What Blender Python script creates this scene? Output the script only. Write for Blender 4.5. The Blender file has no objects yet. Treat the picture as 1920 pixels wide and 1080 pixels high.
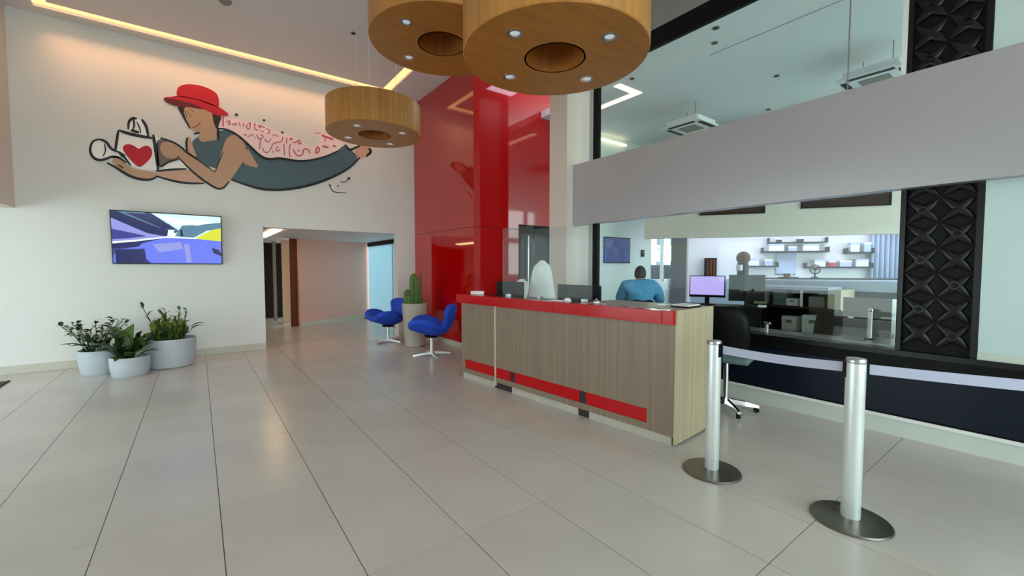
import bpy, bmesh, math, random
from mathutils import Vector, Matrix
random.seed(7)
R = math.radians
scene = bpy.context.scene
COL = scene.collection
# ------------------------------------------------------------------ camera, world, light, exposure
F, CX, CY, EYE = 795.0, 960.0, 540.0, 1.45
PITCH = math.atan(37/795.0)
YAW = R(36.551)
cam_data = bpy.data.cameras.new('camera'); cam = bpy.data.objects.new('camera', cam_data); COL.objects.link(cam)
cam.location = (0, 0, EYE); cam.rotation_euler = (math.pi/2-PITCH, 0, -YAW)
cam_data.sensor_width = 36; cam_data.lens = F/1920*36; cam_data.clip_start = .05; cam_data.clip_end = 200
scene.camera = cam
w = bpy.data.worlds.new('sky'); scene.world = w; w.use_nodes = True
bg = w.node_tree.nodes['Background']; bg.inputs[0].default_value = (.80, .98, .97, 1); bg.inputs[1].default_value = 2.7
vs = scene.view_settings
vs.view_transform = 'Standard'; vs.look = 'None'; vs.gamma = 1; vs.use_curve_mapping = False; vs.exposure = .97

def portal(loc, rot, sx, sy):
    l = bpy.data.lights.new('daylight_portal', 'AREA'); l.shape = 'RECTANGLE'; l.size = sx; l.size_y = sy
    o = bpy.data.objects.new('daylight_portal', l); COL.objects.link(o); o.location = loc; o.rotation_euler = rot
    l.cycles.is_portal = True
    return o
portal((4, -4.42, 2.4), (R(-90), 0, 0), 19.5, 4.7)          # entrance glazing, behind the camera
portal((-5.95, 5, 1.15), (0, R(-90), 0), 2.3, 6.4)          # side passage opening, added to let daylight onto the mural wall

def wash(loc, rot, sx, energy):
    # added lamp in the ceiling slot; boosts the cove's warm light on the wall
    l = bpy.data.lights.new('added_wall_wash', 'AREA'); l.shape = 'RECTANGLE'; l.size = sx; l.size_y = .05
    l.energy = energy; l.color = (1.0, .50, .24); l.spread = R(75)
    o = bpy.data.objects.new('added_wall_wash', l); COL.objects.link(o); o.location = loc; o.rotation_euler = rot
wash((.75, 8.42, 4.975), (R(16), 0, 0), 4.7, 5.5)

# ------------------------------------------------------------------ projection helpers (photo pixel -> point on a real plane)
_fw = Vector((math.sin(YAW)*math.cos(PITCH), math.cos(YAW)*math.cos(PITCH), -math.sin(PITCH)))
_rt = Vector((math.cos(YAW), -math.sin(YAW), 0)); _up = _rt.cross(_fw)
def ray(u, v): return _fw*F + _rt*(u-CX) - _up*(v-CY)
def onz(u, v, z=0.):
    d = ray(u, v); return d*((z-EYE)/d.z) + Vector((0, 0, EYE))
def onx(u, v, x):
    d = ray(u, v); return d*(x/d.x) + Vector((0, 0, EYE))
def ony(u, v, y):
    d = ray(u, v); return d*(y/d.y) + Vector((0, 0, EYE))
def dep(u, v, d): return ray(u, v)*(d/F) + Vector((0, 0, EYE))
def onpl(u, v, p, n):
    d = ray(u, v); o = Vector((0, 0, EYE)); return o + d*((Vector(p)-o).dot(n)/d.dot(n))

# ------------------------------------------------------------------ materials
def lin(c):
    return tuple(((x/255)/12.92 if x/255 <= .04045 else ((x/255+.055)/1.055)**2.4) for x in c)
MATS = {}
def mat(name, rgb, rough=.5, metal=0., noise=None, bump=0., coat=0., emit=None, rand=0., spec=.5):
    """rgb in sRGB 0-255; noise=(scale xyz, amount, detail) modulates the value"""
    m = bpy.data.materials.new(name); m.use_nodes = True; MATS[name] = m
    nt = m.node_tree; b = nt.nodes['Principled BSDF']; N = nt.nodes.new; L = nt.links.new
    c = lin(rgb)
    b.inputs['Base Color'].default_value = (*c, 1); b.inputs['Roughness'].default_value = rough
    b.inputs['Metallic'].default_value = metal; b.inputs['Coat Weight'].default_value = coat
    b.inputs['Specular IOR Level'].default_value = spec
    if emit: 
        b.inputs['Emission Color'].default_value = (*emit[0], 1); b.inputs['Emission Strength'].default_value = emit[1]
    if noise or rand:
        hsv = N('ShaderNodeHueSaturation'); hsv.inputs['Color'].default_value = (*c, 1)
        val = None
        if noise:
            tc = N('ShaderNodeTexCoord'); mp = N('ShaderNodeMapping'); mp.inputs['Scale'].default_value = noise[0]
            nz = N('ShaderNodeTexNoise'); nz.inputs['Scale'].default_value = 1; nz.inputs['Detail'].default_value = noise[2] if len(noise) > 2 else 4
            L(tc.outputs['Object'], mp.inputs[0]); L(mp.outputs[0], nz.inputs['Vector'])
            mr = N('ShaderNodeMapRange'); mr.inputs[1].default_value = .3; mr.inputs[2].default_value = .7
            mr.inputs[3].default_value = 1-noise[1]; mr.inputs[4].default_value = 1+noise[1]
            L(nz.outputs['Fac'], mr.inputs[0]); val = mr.outputs[0]
            if bump:
                bp = N('ShaderNodeBump'); bp.inputs['Strength'].default_value = bump; bp.inputs['Distance'].default_value = .01
                L(nz.outputs['Fac'], bp.inputs['Height']); L(bp.outputs[0], b.inputs['Normal'])
        if rand:
            oi = N('ShaderNodeObjectInfo'); mr2 = N('ShaderNodeMapRange')
            mr2.inputs[3].default_value = 1-rand; mr2.inputs[4].default_value = 1+rand
            L(oi.outputs['Random'], mr2.inputs[0])
            if val:
                mu = N('ShaderNodeMath'); mu.operation = 'MULTIPLY'; L(val, mu.inputs[0]); L(mr2.outputs[0], mu.inputs[1]); val = mu.outputs[0]
            else: val = mr2.outputs[0]
        L(val, hsv.inputs['Value']); L(hsv.outputs[0], b.inputs['Base Color'])
    return m
def glass(name, tint, refl=1.0, haze=0.):
    m = bpy.data.materials.new(name); m.use_nodes = True; MATS[name] = m
    nt = m.node_tree; nt.nodes.clear(); N = nt.nodes.new; L = nt.links.new
    out = N('ShaderNodeOutputMaterial'); tr = N('ShaderNodeBsdfTransparent'); tr.inputs[0].default_value = (*tint, 1)
    gl = N('ShaderNodeBsdfGlossy'); gl.inputs['Roughness'].default_value = .02; gl.inputs[0].default_value = (1, 1, 1, 1)
    lw = N('ShaderNodeLayerWeight'); lw.inputs[0].default_value = .5
    pw = N('ShaderNodeMath'); pw.operation = 'POWER'; pw.inputs[1].default_value = 5; L(lw.outputs['Facing'], pw.inputs[0])
    fr = N('ShaderNodeMath'); fr.operation = 'MULTIPLY_ADD'; fr.inputs[1].default_value = .96; fr.inputs[2].default_value = .03; L(pw.outputs[0], fr.inputs[0])
    mu = N('ShaderNodeMath'); mu.operation = 'MULTIPLY'; mu.inputs[1].default_value = refl; L(fr.outputs[0], mu.inputs[0])
    mx = N('ShaderNodeMixShader'); L(mu.outputs[0], mx.inputs[0]); L(tr.outputs[0], mx.inputs[1]); L(gl.outputs[0], mx.inputs[2])
    last = mx
    if haze:
        df = N('ShaderNodeBsdfDiffuse'); df.inputs[0].default_value = (.8, .85, .85, 1)
        m2 = N('ShaderNodeMixShader'); m2.inputs[0].default_value = haze; L(mx.outputs[0], m2.inputs[1]); L(df.outputs[0], m2.inputs[2]); last = m2
    L(last.outputs[0], out.inputs[0]); return m
def translucent(name, rgb):
    m = bpy.data.materials.new(name); m.use_nodes = True; MATS[name] = m
    nt = m.node_tree; nt.nodes.clear(); N = nt.nodes.new; L = nt.links.new
    out = N('ShaderNodeOutputMaterial'); a = N('ShaderNodeBsdfTranslucent'); b = N('ShaderNodeBsdfDiffuse')
    for x in (a, b): x.inputs[0].default_value = (*lin(rgb), 1)
    mx = N('ShaderNodeMixShader'); mx.inputs[0].default_value = .35; L(a.outputs[0], mx.inputs[1]); L(b.outputs[0], mx.inputs[2]); L(mx.outputs[0], out.inputs[0])
    return m

mat('wall_paint', (224, 222, 219), .55, noise=((1.2, 1.2, 1.2), .015))
mat('beige_paint', (222, 206, 196), .5)
mat('grey_paint', (150, 147, 145), .5)
mat('ceiling_paint', (232, 228, 228), .6)
mat('office_ceiling', (232, 236, 236), .6)
mat('tile', (199, 192, 186), .25, noise=((1.7, 1.7, 1), .05, 6), rand=.025, spec=.5)
mat('grout', (92, 84, 78), .8)
mat('baseboard', (196, 190, 178), .4)
mat('red_gloss', (184, 0, 4), .06, coat=.6)
mat('red_glass', (188, 0, 10), .16, spec=.3)
mat('wood_drum', (186, 128, 62), .42, noise=((26, 26, .9), .2, 3))
mat('wood_under', (174, 112, 38), .4, noise=((3, 16, 3), .16, 3))
mat('wood_hole', (168, 100, 40), .45, noise=((20, 20, 1), .15, 3))
mat('chrome', (220, 222, 226), .15, 1)
mat('alu', (226, 230, 232), .3, .55)
mat('post_alu', (226, 232, 232), .32, .45)
mat('lamp_glass', (225, 228, 238), .1, 0, emit=((.9, .95, 1), .1))
mat('laminate', (134, 114, 97), .42, noise=((38, 38, .5), .17, 3))
mat('laminate_light', (186, 170, 140), .42, noise=((38, 38, .5), .13, 3))
mat('taupe_top', (150, 134, 118), .35)
mat('toe', (182, 176, 164), .5, noise=((6, 6, 6), .08))
mat('dark_gap', (34, 26, 24), .6)
mat('black', (8, 8, 10), .5, spec=.2)
mat('black_gloss', (8, 9, 11), .32, spec=.35)
mat('navy', (9, 20, 36), .4, spec=.25)
mat('fascia', (182, 180, 186), .3, .35)
mat('plinth', (206, 214, 206), .4)
mat('steel_ledge', (176, 178, 176), .25, .8)
mat('blue_fabric', (24, 72, 200), .75, noise=((60, 60, 60), .08), bump=.15)
mat('pot', (186, 192, 200), .5, noise=((4, 4, 4), .04))
mat('planter', (178, 168, 156), .55, noise=((5, 5, 5), .05))
mat('soil', (40, 30, 22), .9, noise=((30, 30, 30), .3), bump=.5)
mat('leaf_green', (62, 92, 38), .42, noise=((14, 14, 14), .35), rand=.3)
mat('leaf_dark', (30, 56, 28), .4, noise=((14, 14, 14), .3), rand=.3)
mat('leaf_olive', (104, 122, 48), .45, noise=((14, 14, 14), .3), rand=.3)
mat('leaf_pale', (186, 198, 176), .5, noise=((40, 40, 40), .35), rand=.2)
mat('cactus', (78, 104, 42), .5, noise=((12, 12, 30), .25))
mat('tv_body', (14, 14, 22), .3)
mat('dark_mat', (70, 64, 60), .9)
mat('pink_wall', (236, 178, 158), .6)
mat('brown_door', (96, 52, 30), .7, spec=.2, noise=((20, 20, .6), .25))
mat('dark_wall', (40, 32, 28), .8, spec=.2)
mat('cream', (214, 200, 176), .5)
mat('green_wall', (216, 228, 220), .55)
mat('teal_white', (200, 220, 220), .5)
mat('header', (224, 214, 200), .55)
mat('white', (236, 236, 236), .5)
mat('white_cloth', (238, 236, 232), .8, noise=((9, 9, 9), .05), bump=.2)
mat('grey_plastic', (136, 130, 126), .5)
mat('office_grey', (132, 130, 122), .5)
mat('office_beige', (206, 196, 168), .5)
mat('office_blue', (186, 200, 226), .4)
mat('office_teal', (96, 122, 122), .5)
mat('lavender', (128, 124, 140), .4)
mat('poster_blue', (70, 82, 138), .3, noise=((5, 5, 5), .3))
mat('skin', (196, 148, 122), .55)
mat('hair', (26, 20, 18), .6)
mat('shirt', (88, 156, 200), .8, noise=((14, 14, 14), .12), bump=.3)
mat('trousers', (28, 30, 40), .8)
mat('belt_fabric', (176, 178, 202), .55)
mat('bronze', (122, 116, 110), .28, .85)
mat('screen_violet', (60, 50, 90), .3, emit=(lin((186, 170, 236)), .55))
mat('paper', (240, 240, 236), .6)
mat('shelf_dark', (18, 20, 40), .5, spec=.2)
mat('red_box', (190, 40, 60), .5)
mat('cove_led', (255, 225, 170), .5, emit=((1.0, .62, .25), .66))
mat('passage_led', (255, 225, 170), .5, emit=((1.0, .66, .36), 5))
mat('cove_led_b', (255, 240, 210), .5, emit=((1.0, .83, .55), .75))
mat('added_panel_glow', (250, 250, 255), .5, emit=((.78, .79, 1.0), 2.7))  # glow of the two added panels, corridor and back room
mat('facade_frame', (70, 72, 74), .4)
mat('pavement', (206, 204, 198), .8)
mat('building_white', (225, 225, 220), .8)
mat('building_dark', (60, 76, 92), .4)
glass('pane', (.965, .99, .985), .5)
glass('acrylic', (.90, .945, .95), 1.0, .025)
translucent('frosted_blue', (190, 212, 222))
# mural paints
for k, c in dict(m_hat=(196, 0, 34), m_hat_dark=(110, 8, 24), m_skin=(196, 156, 128), m_skin2=(212, 166, 144), m_hair=(40, 26, 22), m_apron=(76, 100, 110), m_black=(14, 14, 16),
                 m_white=(250, 248, 246), m_pink=(250, 222, 224), m_letter=(200, 76, 92), m_letter2=(90, 30, 40), m_grey=(120, 104, 96), m_mouth=(120, 60, 50)).items():
    mat(k, c, .55)

# ------------------------------------------------------------------ mesh helpers
class MB:
    def __init__(s): s.v = []; s.f = []; s.m = []
    def add(s, vs, fs, mi=0):
        n = len(s.v); s.v += [tuple(p) for p in vs]; s.f += [tuple(i+n for i in f) for f in fs]; s.m += [mi]*len(fs); return s
    def box(s, x0, x1, y0, y1, z0, z1, mi=0):
        return s.add([(x0,y0,z0),(x1,y0,z0),(x1,y1,z0),(x0,y1,z0),(x0,y0,z1),(x1,y0,z1),(x1,y1,z1),(x0,y1,z1)],
                     [(0,3,2,1),(4,5,6,7),(0,1,5,4),(1,2,6,5),(2,3,7,6),(3,0,4,7)], mi)
    def obox(s, o, a, b, c, mi=0):
        """box from corner o with edge vectors a, b, c (right-handed)"""
        o, a, b, c = map(Vector, (o, a, b, c))
        return s.add([o, o+a, o+a+b, o+b, o+c, o+a+c, o+a+b+c, o+b+c], [(0,3,2,1),(4,5,6,7),(0,1,5,4),(1,2,6,5),(2,3,7,6),(3,0,4,7)], mi)
    def cyl(s, p0, p1, r0, r1=None, n=16, mi=0):
        r1 = r0 if r1 is None else r1
        p0, p1 = Vector(p0), Vector(p1); d = (p1-p0).normalized()
        a = d.orthogonal().normalized(); b = d.cross(a)
        vs = []
        for p, r in ((p0, r0), (p1, r1)):
            for i in range(n):
                t = 2*math.pi*i/n; vs.append(p + a*(r*math.cos(t)) + b*(r*math.sin(t)))
        fs = [(i, (i+1) % n, n+(i+1) % n, n+i) for i in range(n)] + [tuple(range(n-1, -1, -1)), tuple(range(n, 2*n))]
        return s.add(vs, fs, mi)
    def lathe(s, prof, c=(0, 0, 0), n=32, sx=1, sy=1, mi=0, close=False):
        vs = []; c = Vector(c)
        for r, z in prof:
            for i in range(n):
                t = 2*math.pi*i/n; vs.append(c+Vector((r*sx*math.cos(t), r*sy*math.sin(t), z)))
        k = len(prof); fs = []
        for j in range(k-1 if not close else k):
            j2 = (j+1) % k
            for i in range(n):
                i2 = (i+1) % n; fs.append((j*n+i, j*n+i2, j2*n+i2, j2*n+i))
        if not close:
            if prof[0][0] > 1e-5: fs.append(tuple(range(n-1, -1, -1)))
            if prof[-1][0] > 1e-5: fs.append(tuple((k-1)*n+i for i in range(n)))
        return s.add(vs, fs, mi)
    def tube(s, pts, r, n=8, mi=0):
        pts = [Vector(p) for p in pts]
        rs = r if isinstance(r, (list, tuple)) else [r]*len(pts)
        vs = []; prev = None
        for i, p in enumerate(pts):
            d = (pts[min(i+1, len(pts)-1)]-pts[max(i-1, 0)]).normalized()
            a = d.orthogonal().normalized() if prev is None else (prev-d*prev.dot(d)).normalized()
            prev = a; b = d.cross(a)
            for k in range(n):
                t = 2*math.pi*k/n; vs.append(p+a*(rs[i]*math.cos(t))+b*(rs[i]*math.sin(t)))
        fs = []
        for j in range(len(pts)-1):
            for k in range(n):
                k2 = (k+1) % n; fs.append((j*n+k, j*n+k2, (j+1)*n+k2, (j+1)*n+k))
        fs += [tuple(range(n-1, -1, -1)), tuple((len(pts)-1)*n+k for k in range(n))]
        return s.add(vs, fs, mi)
    def prism(s, pts, d, mi=0):
        """closed polygon (3d points) extruded along vector d"""
        d = Vector(d); n = len(pts); p = [Vector(q) for q in pts]
        return s.add(p+[q+d for q in p], [tuple(range(n-1, -1, -1)), tuple(range(n, 2*n))]+[(i, (i+1) % n, n+(i+1) % n, n+i) for i in range(n)], mi)
    def build(s, name, mats, parent=None, smooth=False, bevel=0., world=True, sub=0):
        me = bpy.data.meshes.new(name); me.from_pydata(s.v, [], s.f)
        for m in (mats if isinstance(mats, (list, tuple)) else [mats]): me.materials.append(MATS[m])
        for p, k in zip(me.polygons, s.m): p.material_index = k
        bm = bmesh.new(); bm.from_mesh(me)
        bmesh.ops.recalc_face_normals(bm, faces=bm.faces)
        if bevel:
            ed = [e for e in bm.edges if len(e.link_faces) == 2 and e.calc_face_angle(0) > .5]
            bmesh.ops.bevel(bm, geom=ed, offset=bevel, segments=2, affect='EDGES', profile=.5)
        bm.to_mesh(me); bm.free()
        if smooth:
            for p in me.polygons: p.use_smooth = True
            me.set_sharp_from_angle(angle=R(40)) if hasattr(me, 'set_sharp_from_angle') else None
        o = bpy.data.objects.new(name, me); COL.objects.link(o)
        if parent is not None:
            o.parent = parent
            if world and parent.type == 'EMPTY': o.location = -parent.location
        if sub:
            md = o.modifiers.new('smooth', 'SUBSURF'); md.levels = sub; md.render_levels = sub
        return o
def tag(o, label, cat, group=None):
    o['label'] = label; o['category'] = cat
    if group: o['group'] = group
    return o
def thing(name, loc, label, cat, group=None, rz=0):
    o = bpy.data.objects.new(name, None); COL.objects.link(o); o.location = loc; o.rotation_euler = (0, 0, rz); o.empty_display_size = .1
    return tag(o, label, cat, group)
def struct(name, mb, m, parent=None, **k):
    o = mb.build(name, m, parent, **k)
    if parent is None: o['kind'] = 'structure'
    return o
def copy_tree(o, parent=None):
    c = o.copy(); COL.objects.link(c); c.parent = parent
    for ch in [x for x in o.children]: copy_tree(ch, c)
    return c
def smooth_poly(p, it=2):
    for _ in range(it):
        q = []
        for i in range(len(p)):
            a, b = Vector(p[i]), Vector(p[(i+1) % len(p)]); q += [a*.75+b*.25, a*.25+b*.75]
        p = q
    return p
def smooth_line(p, it=2):
    p = [Vector(a) for a in p]
    for _ in range(it):
        q = [p[0]]
        for a, b in zip(p, p[1:]): q += [a*.75+b*.25, a*.25+b*.75]
        p = q+[p[-1]]
    return p
def sphere_mb(c, r, sx=1, sy=1, sz=1, n=20, k=12):
    m = MB(); prof = [(max(r*math.sin(math.pi*i/k), 1e-6), -r*sz*math.cos(math.pi*i/k)) for i in range(k+1)]
    return m.lathe(prof, c, n, sx, sy)

# ================================================================== SETTING
WY, GX, ZC, ZO = 8.70, 4.82, 4.95, 4.30       # mural wall, glazed wall, lobby ceiling, office ceiling
DX0, DX1, DZ = .955, 3.43, 2.18               # passage opening in the mural wall
# floor: slab with tiles as pieces
fl = struct('floor', MB().box(-6, 14, -4.5, 15, -.2, -.004), 'grout')
TX, TY = .537, 1.09
tile = MB().box(-TX/2+.0022, TX/2-.0022, -TY/2+.0022, TY/2-.0022, -.012, 0)
tile_me = None
def put_tile(cx, cy):
    global tile_me
    if tile_me is None:
        o = tile.build('tile', 'tile', fl); tile_me = o.data
    else:
        o = bpy.data.objects.new('tile', tile_me); COL.objects.link(o); o.parent = fl
    o.location = (cx, cy, 0)
for i in range(-7, 8):
    for j in range(-3, 7):
        put_tile(.607+TX*(i+.5), 1.96+TY*(j+.5))
for i in range(0, 6):
    for j in range(7, 11):
        put_tile(.607+TX*(i+.5), 1.96+TY*(j+.5))
for j in range(2, 7):
    for i in range(-9, -7): put_tile(.607+TX*(i+.5), 1.96+TY*(j+.5))
struct('floor_office', MB().box(5.0, 14, -4.5, 8, -.004, .002), 'teal_white')
struct('ground_outside', MB().box(-40, 40, -40, -4.6, -.3, -.12), 'pavement')

# mural wall with the passage opening
m = MB().box(-6, DX0, WY, WY+.22, 0, ZC).box(DX0, DX1, WY, WY+.22, DZ, ZC).box(DX1, 3.86, WY, WY+.22, 0, ZC)
struct('wall_back', m, 'wall_paint')
struct('baseboard_back', MB().box(-6, DX0, WY-.015, WY, 0, .115), 'baseboard', bevel=.004)
struct('baseboard_back_right', MB().box(DX1, 3.82, WY-.015, WY, 0, .115), 'baseboard', bevel=.004)
# beam over the opening on the left and the low passage behind it
struct('wall_left', MB().box(-2.2, -1.97, 1.0, WY, 2.27, ZC).box(-2.2, -1.97, -4.5, 1.0, 0, ZC), 'beige_paint')
struct('ceiling_side_passage', MB().box(-6, -2.2, -4.5, WY, 2.4, 2.5), 'ceiling_paint')
struct('wall_side_passage', MB().box(-6.1, -6, -4.5, 2, 0, 2.5).box(-6.1, -6, 8.2, WY, 0, 2.5), 'wall_paint')  # the gap between the pieces is an unseen opening added for daylight

# lobby ceiling with the recessed light slot (an L: along the mural wall and along the red cladding)
SY0, SY1, SX0, SX1, SW = -2.0, 8.47, -1.66, 3.17, .15     # slot rectangle (outer) and width
LX = 6.4
m = MB()
m.box(-2.2, LX, SY1, WY, ZC, ZC+.25)                        # strip by the mural wall
m.box(-2.2, SX0, -4.5, SY1, ZC, ZC+.25)                     # strip by the beam
m.box(SX1, LX, -4.5, SY1, ZC, ZC+.25)                       # strip by the red cladding
m.box(SX0, SX1, -4.5, SY0, ZC, ZC+.25)
m.box(SX0+SW, SX1-SW, SY0+SW, SY1-SW, ZC+.02, ZC+.25)       # middle field
m.box(SX0, SX1, SY0, SY1, ZC+.14, ZC+.25)                   # slot roof
struct('ceiling', m, 'ceiling_paint')
cl = thing('cove_light', (0, 8.1, ZC+.1), 'warm glowing cove light strip running around the lobby ceiling', 'cove light')
MB().box(SX0, SX1, SY1-SW+.01, SY1-.01, ZC+.035, ZC+.07).build('light_strip', 'cove_led', cl)
MB().box(SX1-SW+.01, SX1-.01, SY0, SY1-SW, ZC+.035, ZC+.07).build('light_strip', 'cove_led', cl)
MB().box(SX0+.01, SX0+SW-.01, SY0, SY1-SW, ZC+.035, ZC+.07).build('light_strip', 'cove_led', cl)

# red cladding: a box standing out from the mural wall (two panels on each face, thin joint between)
RX, RY, RX1 = 3.82, 6.25, 6.3
core = struct('wall_red_cladding', MB().box(RX+.03, RX1, RY+.03, WY+.2, .0, ZC), 'dark_gap')
for z0, z1 in ((.10, 2.16), (2.168, ZC)):
    MB().box(RX, RX+.03, RY+.03, WY, z0, z1).build('red_panel', 'red_gloss', core)
MB().box(RX, 4.79, RY, RY+.03, .10, 2.16).build('red_panel', 'red_gloss', core)
MB().box(5.56, RX1, RY, RY+.03, .10, 2.16).build('red_panel', 'red_gloss', core)
MB().box(RX, RX1, RY, RY+.03, 2.26, ZC).build('red_panel', 'red_gloss', core)
MB().box(RX, 4.79, RY, RY+.03, 2.168, 2.26).build('red_panel', 'red_gloss', core)
struct('baseboard_red', MB().box(RX-.012, RX+.02, RY-.012, WY-.02, 0, .10), 'baseboard')
# dark glass door in the red face
d = struct('door_1', MB().box(4.79, 5.56, RY+.005, RY+.03, 0, 2.26), 'black_gloss')
MB().box(4.79, 4.84, RY-.01, RY+.005, 0, 2.26).box(5.51, 5.56, RY-.01, RY+.005, 0, 2.26).box(4.84, 5.51, RY-.01, RY+.005, 2.10, 2.26).build('door_frame', 'black', d)
MB().cyl((4.98, RY-.05, .85), (4.98, RY-.05, 2.05), .014, n=10).cyl((4.98, RY-.05, 1.0), (4.98, RY+.01, 1.0), .01, n=8).cyl((4.98, RY-.05, 1.9), (4.98, RY+.01, 1.9), .01, n=8).build('handle', 'chrome', d, smooth=True)

# column that ends the glazed wall
struct('wall_column', MB().box(4.61, 5.10, 4.80, 5.20, 0, ZC), 'beige_paint')
struct('trim_1', MB().box(5.10, 5.32, 4.84, 5.20, 0, ZC), 'grey_paint')
lp = thing('added_light_panel', (4.9, 5.7, ZC-.02), 'added glowing panel over the staff corridor that brightens the red wall', 'ceiling light')  # added out of view to lighten the corridor and the red front face
MB().box(4.6, 5.2, 5.45, 6.0, ZC-.02, ZC-.005).build('glow_plate', 'added_panel_glow', lp)
MB().box(4.58, 5.22, 5.43, 5.45, ZC-.022, ZC).box(4.58, 5.22, 6.0, 6.02, ZC-.022, ZC).box(4.58, 4.6, 5.45, 6.0, ZC-.022, ZC).box(5.2, 5.22, 5.45, 6.0, ZC-.022, ZC).build('frame', 'alu', lp)

# glazed wall: plinth, low black wall with navy panels, header, panes
G0, G1 = -4.5, 4.38
struct('baseboard_glazed', MB().box(GX, GX+.2, G0, G1, 0, .165), 'plinth')
struct('trim_2', MB().box(GX-.012, GX, G0, G1, .145, .172), 'white')
lw = struct('wall_low', MB().box(GX+.02, GX+.2, G0, G1, .165, .74), 'black')
ys = [-1.9, -.55, 1.17, 2.55, 4.36]
for a, b in zip(ys, ys[1:]):
    MB().box(GX+.005, GX+.02, a+.03, b-.03, .185, .60).build('panel', 'navy', lw, bevel=.004)
struct('trim_3', MB().box(GX-.01, GX+.21, G0, G1, .70, .745), 'black_gloss')
struct('wall_header', MB().box(GX, GX+.06, -4.5, 4.8, 4.30, 4.53).box(GX, GX+.06, 4.36, 4.46, .74, 4.30), 'black')
struct('wall_above_header', MB().box(GX, GX+.18, -4.5, 4.8, 4.53, ZC+.2), 'grey_paint')
win = struct('window_1', MB().box(GX+.02, GX+.032, 1.363, G1-.02, 3.06, 4.30).box(GX+.02, GX+.032, .95, G1-.02, .745, 2.11), 'pane')
MB().box(GX+.02, GX+.032, .95, 1.355, 3.06, 4.30).build('pane', 'pane', win)
MB().box(GX+.018, GX+.034, 1.355, 1.363, 3.06, 4.30).build('seal', 'grey_plastic', win)
struct('wall_right', MB().box(GX+.03, GX+.2, -4.5, .47, .74, ZC), 'teal_white')
struct('trim_4', MB().box(GX+.01, GX+.03, -4.5, .47, .745, .80), 'plinth')
struct('trim_5', MB().box(GX-.005, GX+.05, .955, .985, 3.05, 4.3), 'white')
# fascia band across the glazed wall
struct('wall_fascia', MB().box(GX-.07, GX+.045, -4.5, 4.79, 2.115, 3.055), 'fascia', bevel=.004)

# entrance front behind the camera and the shell that closes the place
m = MB()
for x in (-6, -3.2, -.4, 2.4, 4.9, 7.6, 10.4, 13.4): m.box(x, x+.14 if x not in (4.9,) else x+.25, -4.6, -4.45, 0, ZC)
m.box(-6, 14, -4.6, -4.45, 2.7, 2.95); m.box(-6, 14, -4.6, -4.45, 4.75, ZC); m.box(-6, 14, -4.6, -4.45, 0, .12)
struct('window_2', m, 'facade_frame')
struct('wall_office_right', MB().box(14, 14.1, -4.5, 6.35, 0, ZC), 'wall_paint')

# passage beyond the opening
struct('ceiling_passage', MB().box(-.6, 4.1, WY+.22, 15, DZ+.01, DZ+.1), 'ceiling_paint')
a, b = Vector((2.03, 11.6, 0)), Vector((4.08, 12.61, 0)); dr = (b-a).normalized(); nn = Vector((dr.y, -dr.x, 0))
pw = struct('wall_passage', MB().obox(a, b-a, -nn*.1, (0, 0, DZ+.01)), 'pink_wall')
MB().obox(a+nn*.012, b-a, -nn*.012, (0, 0, .1)).build('baseboard', 'cream', pw)
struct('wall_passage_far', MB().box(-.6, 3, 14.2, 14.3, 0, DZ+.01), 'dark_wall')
struct('wall_passage_left', MB().box(-.7, -.6, WY+.22, 15, 0, DZ+.01), 'cream')
xx = ony(545, 550, 11.7).x; struct('door_2', MB().box(xx, 2.02, 11.66, 11.74, 0, DZ), 'brown_door')
struct('door_3', MB().box(.75, 1.28, 13.0, 13.06, 0, DZ), 'dark_gap')
x6, x7 = ony(530, 550, 12.6).x, ony(547, 550, 12.6).x; struct('trim_6', MB().box(x6, x7, 12.6, 12.7, 0, DZ), 'cream')
x6 = ony(513, 550, 13.2).x; struct('trim_7', MB().box(x6, x6+.08, 13.2, 13.3, 0, DZ), 'office_grey')
fg = struct('window_3', MB().box(4.05, 4.07, WY+.25, 10.6, .05, 2.1), 'frosted_blue')
MB().box(4.05, 4.07, 10.64, 12.55, .05, 2.1).build('pane', 'frosted_blue', fg)
MB().box(4.035, 4.085, 10.6, 10.64, 0, 2.1).box(4.035, 4.085, WY+.22, 12.6, 0, .05).build('frame', 'alu', fg)
MB().box(4.02, 4.09, WY+.22, 12.55, 2.08, DZ+.01).build('top_rail', 'black', fg)
cl2 = tag(MB().box(1.15, 1.30, 9.1, 11.4, DZ-.015, DZ+.01).build('ceiling_light', 'passage_led'), 'slim warm light line in the low passage ceiling', 'ceiling light')

# office shell
struct('ceiling_office', MB().box(GX+.06, 14, -4.5, 4.84, ZO, ZO+.12).box(5.32, 14, 4.84, 8, ZO, ZO+.12), 'office_ceiling')
struct('wall_office_end', MB().box(6.3, 8.78, 6.25, 6.35, 0, ZO).box(8.78, 9.95, 6.25, 6.35, 0, 1.14).box(8.78, 9.95, 6.25, 6.35, 2.2, ZO).box(9.95, 14, 6.25, 6.35, 0, ZO), 'green_wall')
HA, HB = Vector((7.37, 5.39, 0)), Vector((9.78, 1.94, 0)); HD = (HB-HA).normalized(); HN = Vector((-HD.y, HD.x, 0))
HN = HN if HN.x > 0 else -HN
HL = (HB-HA).length+1.3
struct('wall_header_office', MB().obox(HA+Vector((0, 0, 2.05)), HD*HL, HN*.12, (0, 0, 3.8-2.05)), 'header')
struct('wall_sill_office', MB().obox(HA+HD*.9, HD*(HL-.9), HN*.12, (0, 0, 1.24)), 'office_blue')

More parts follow.
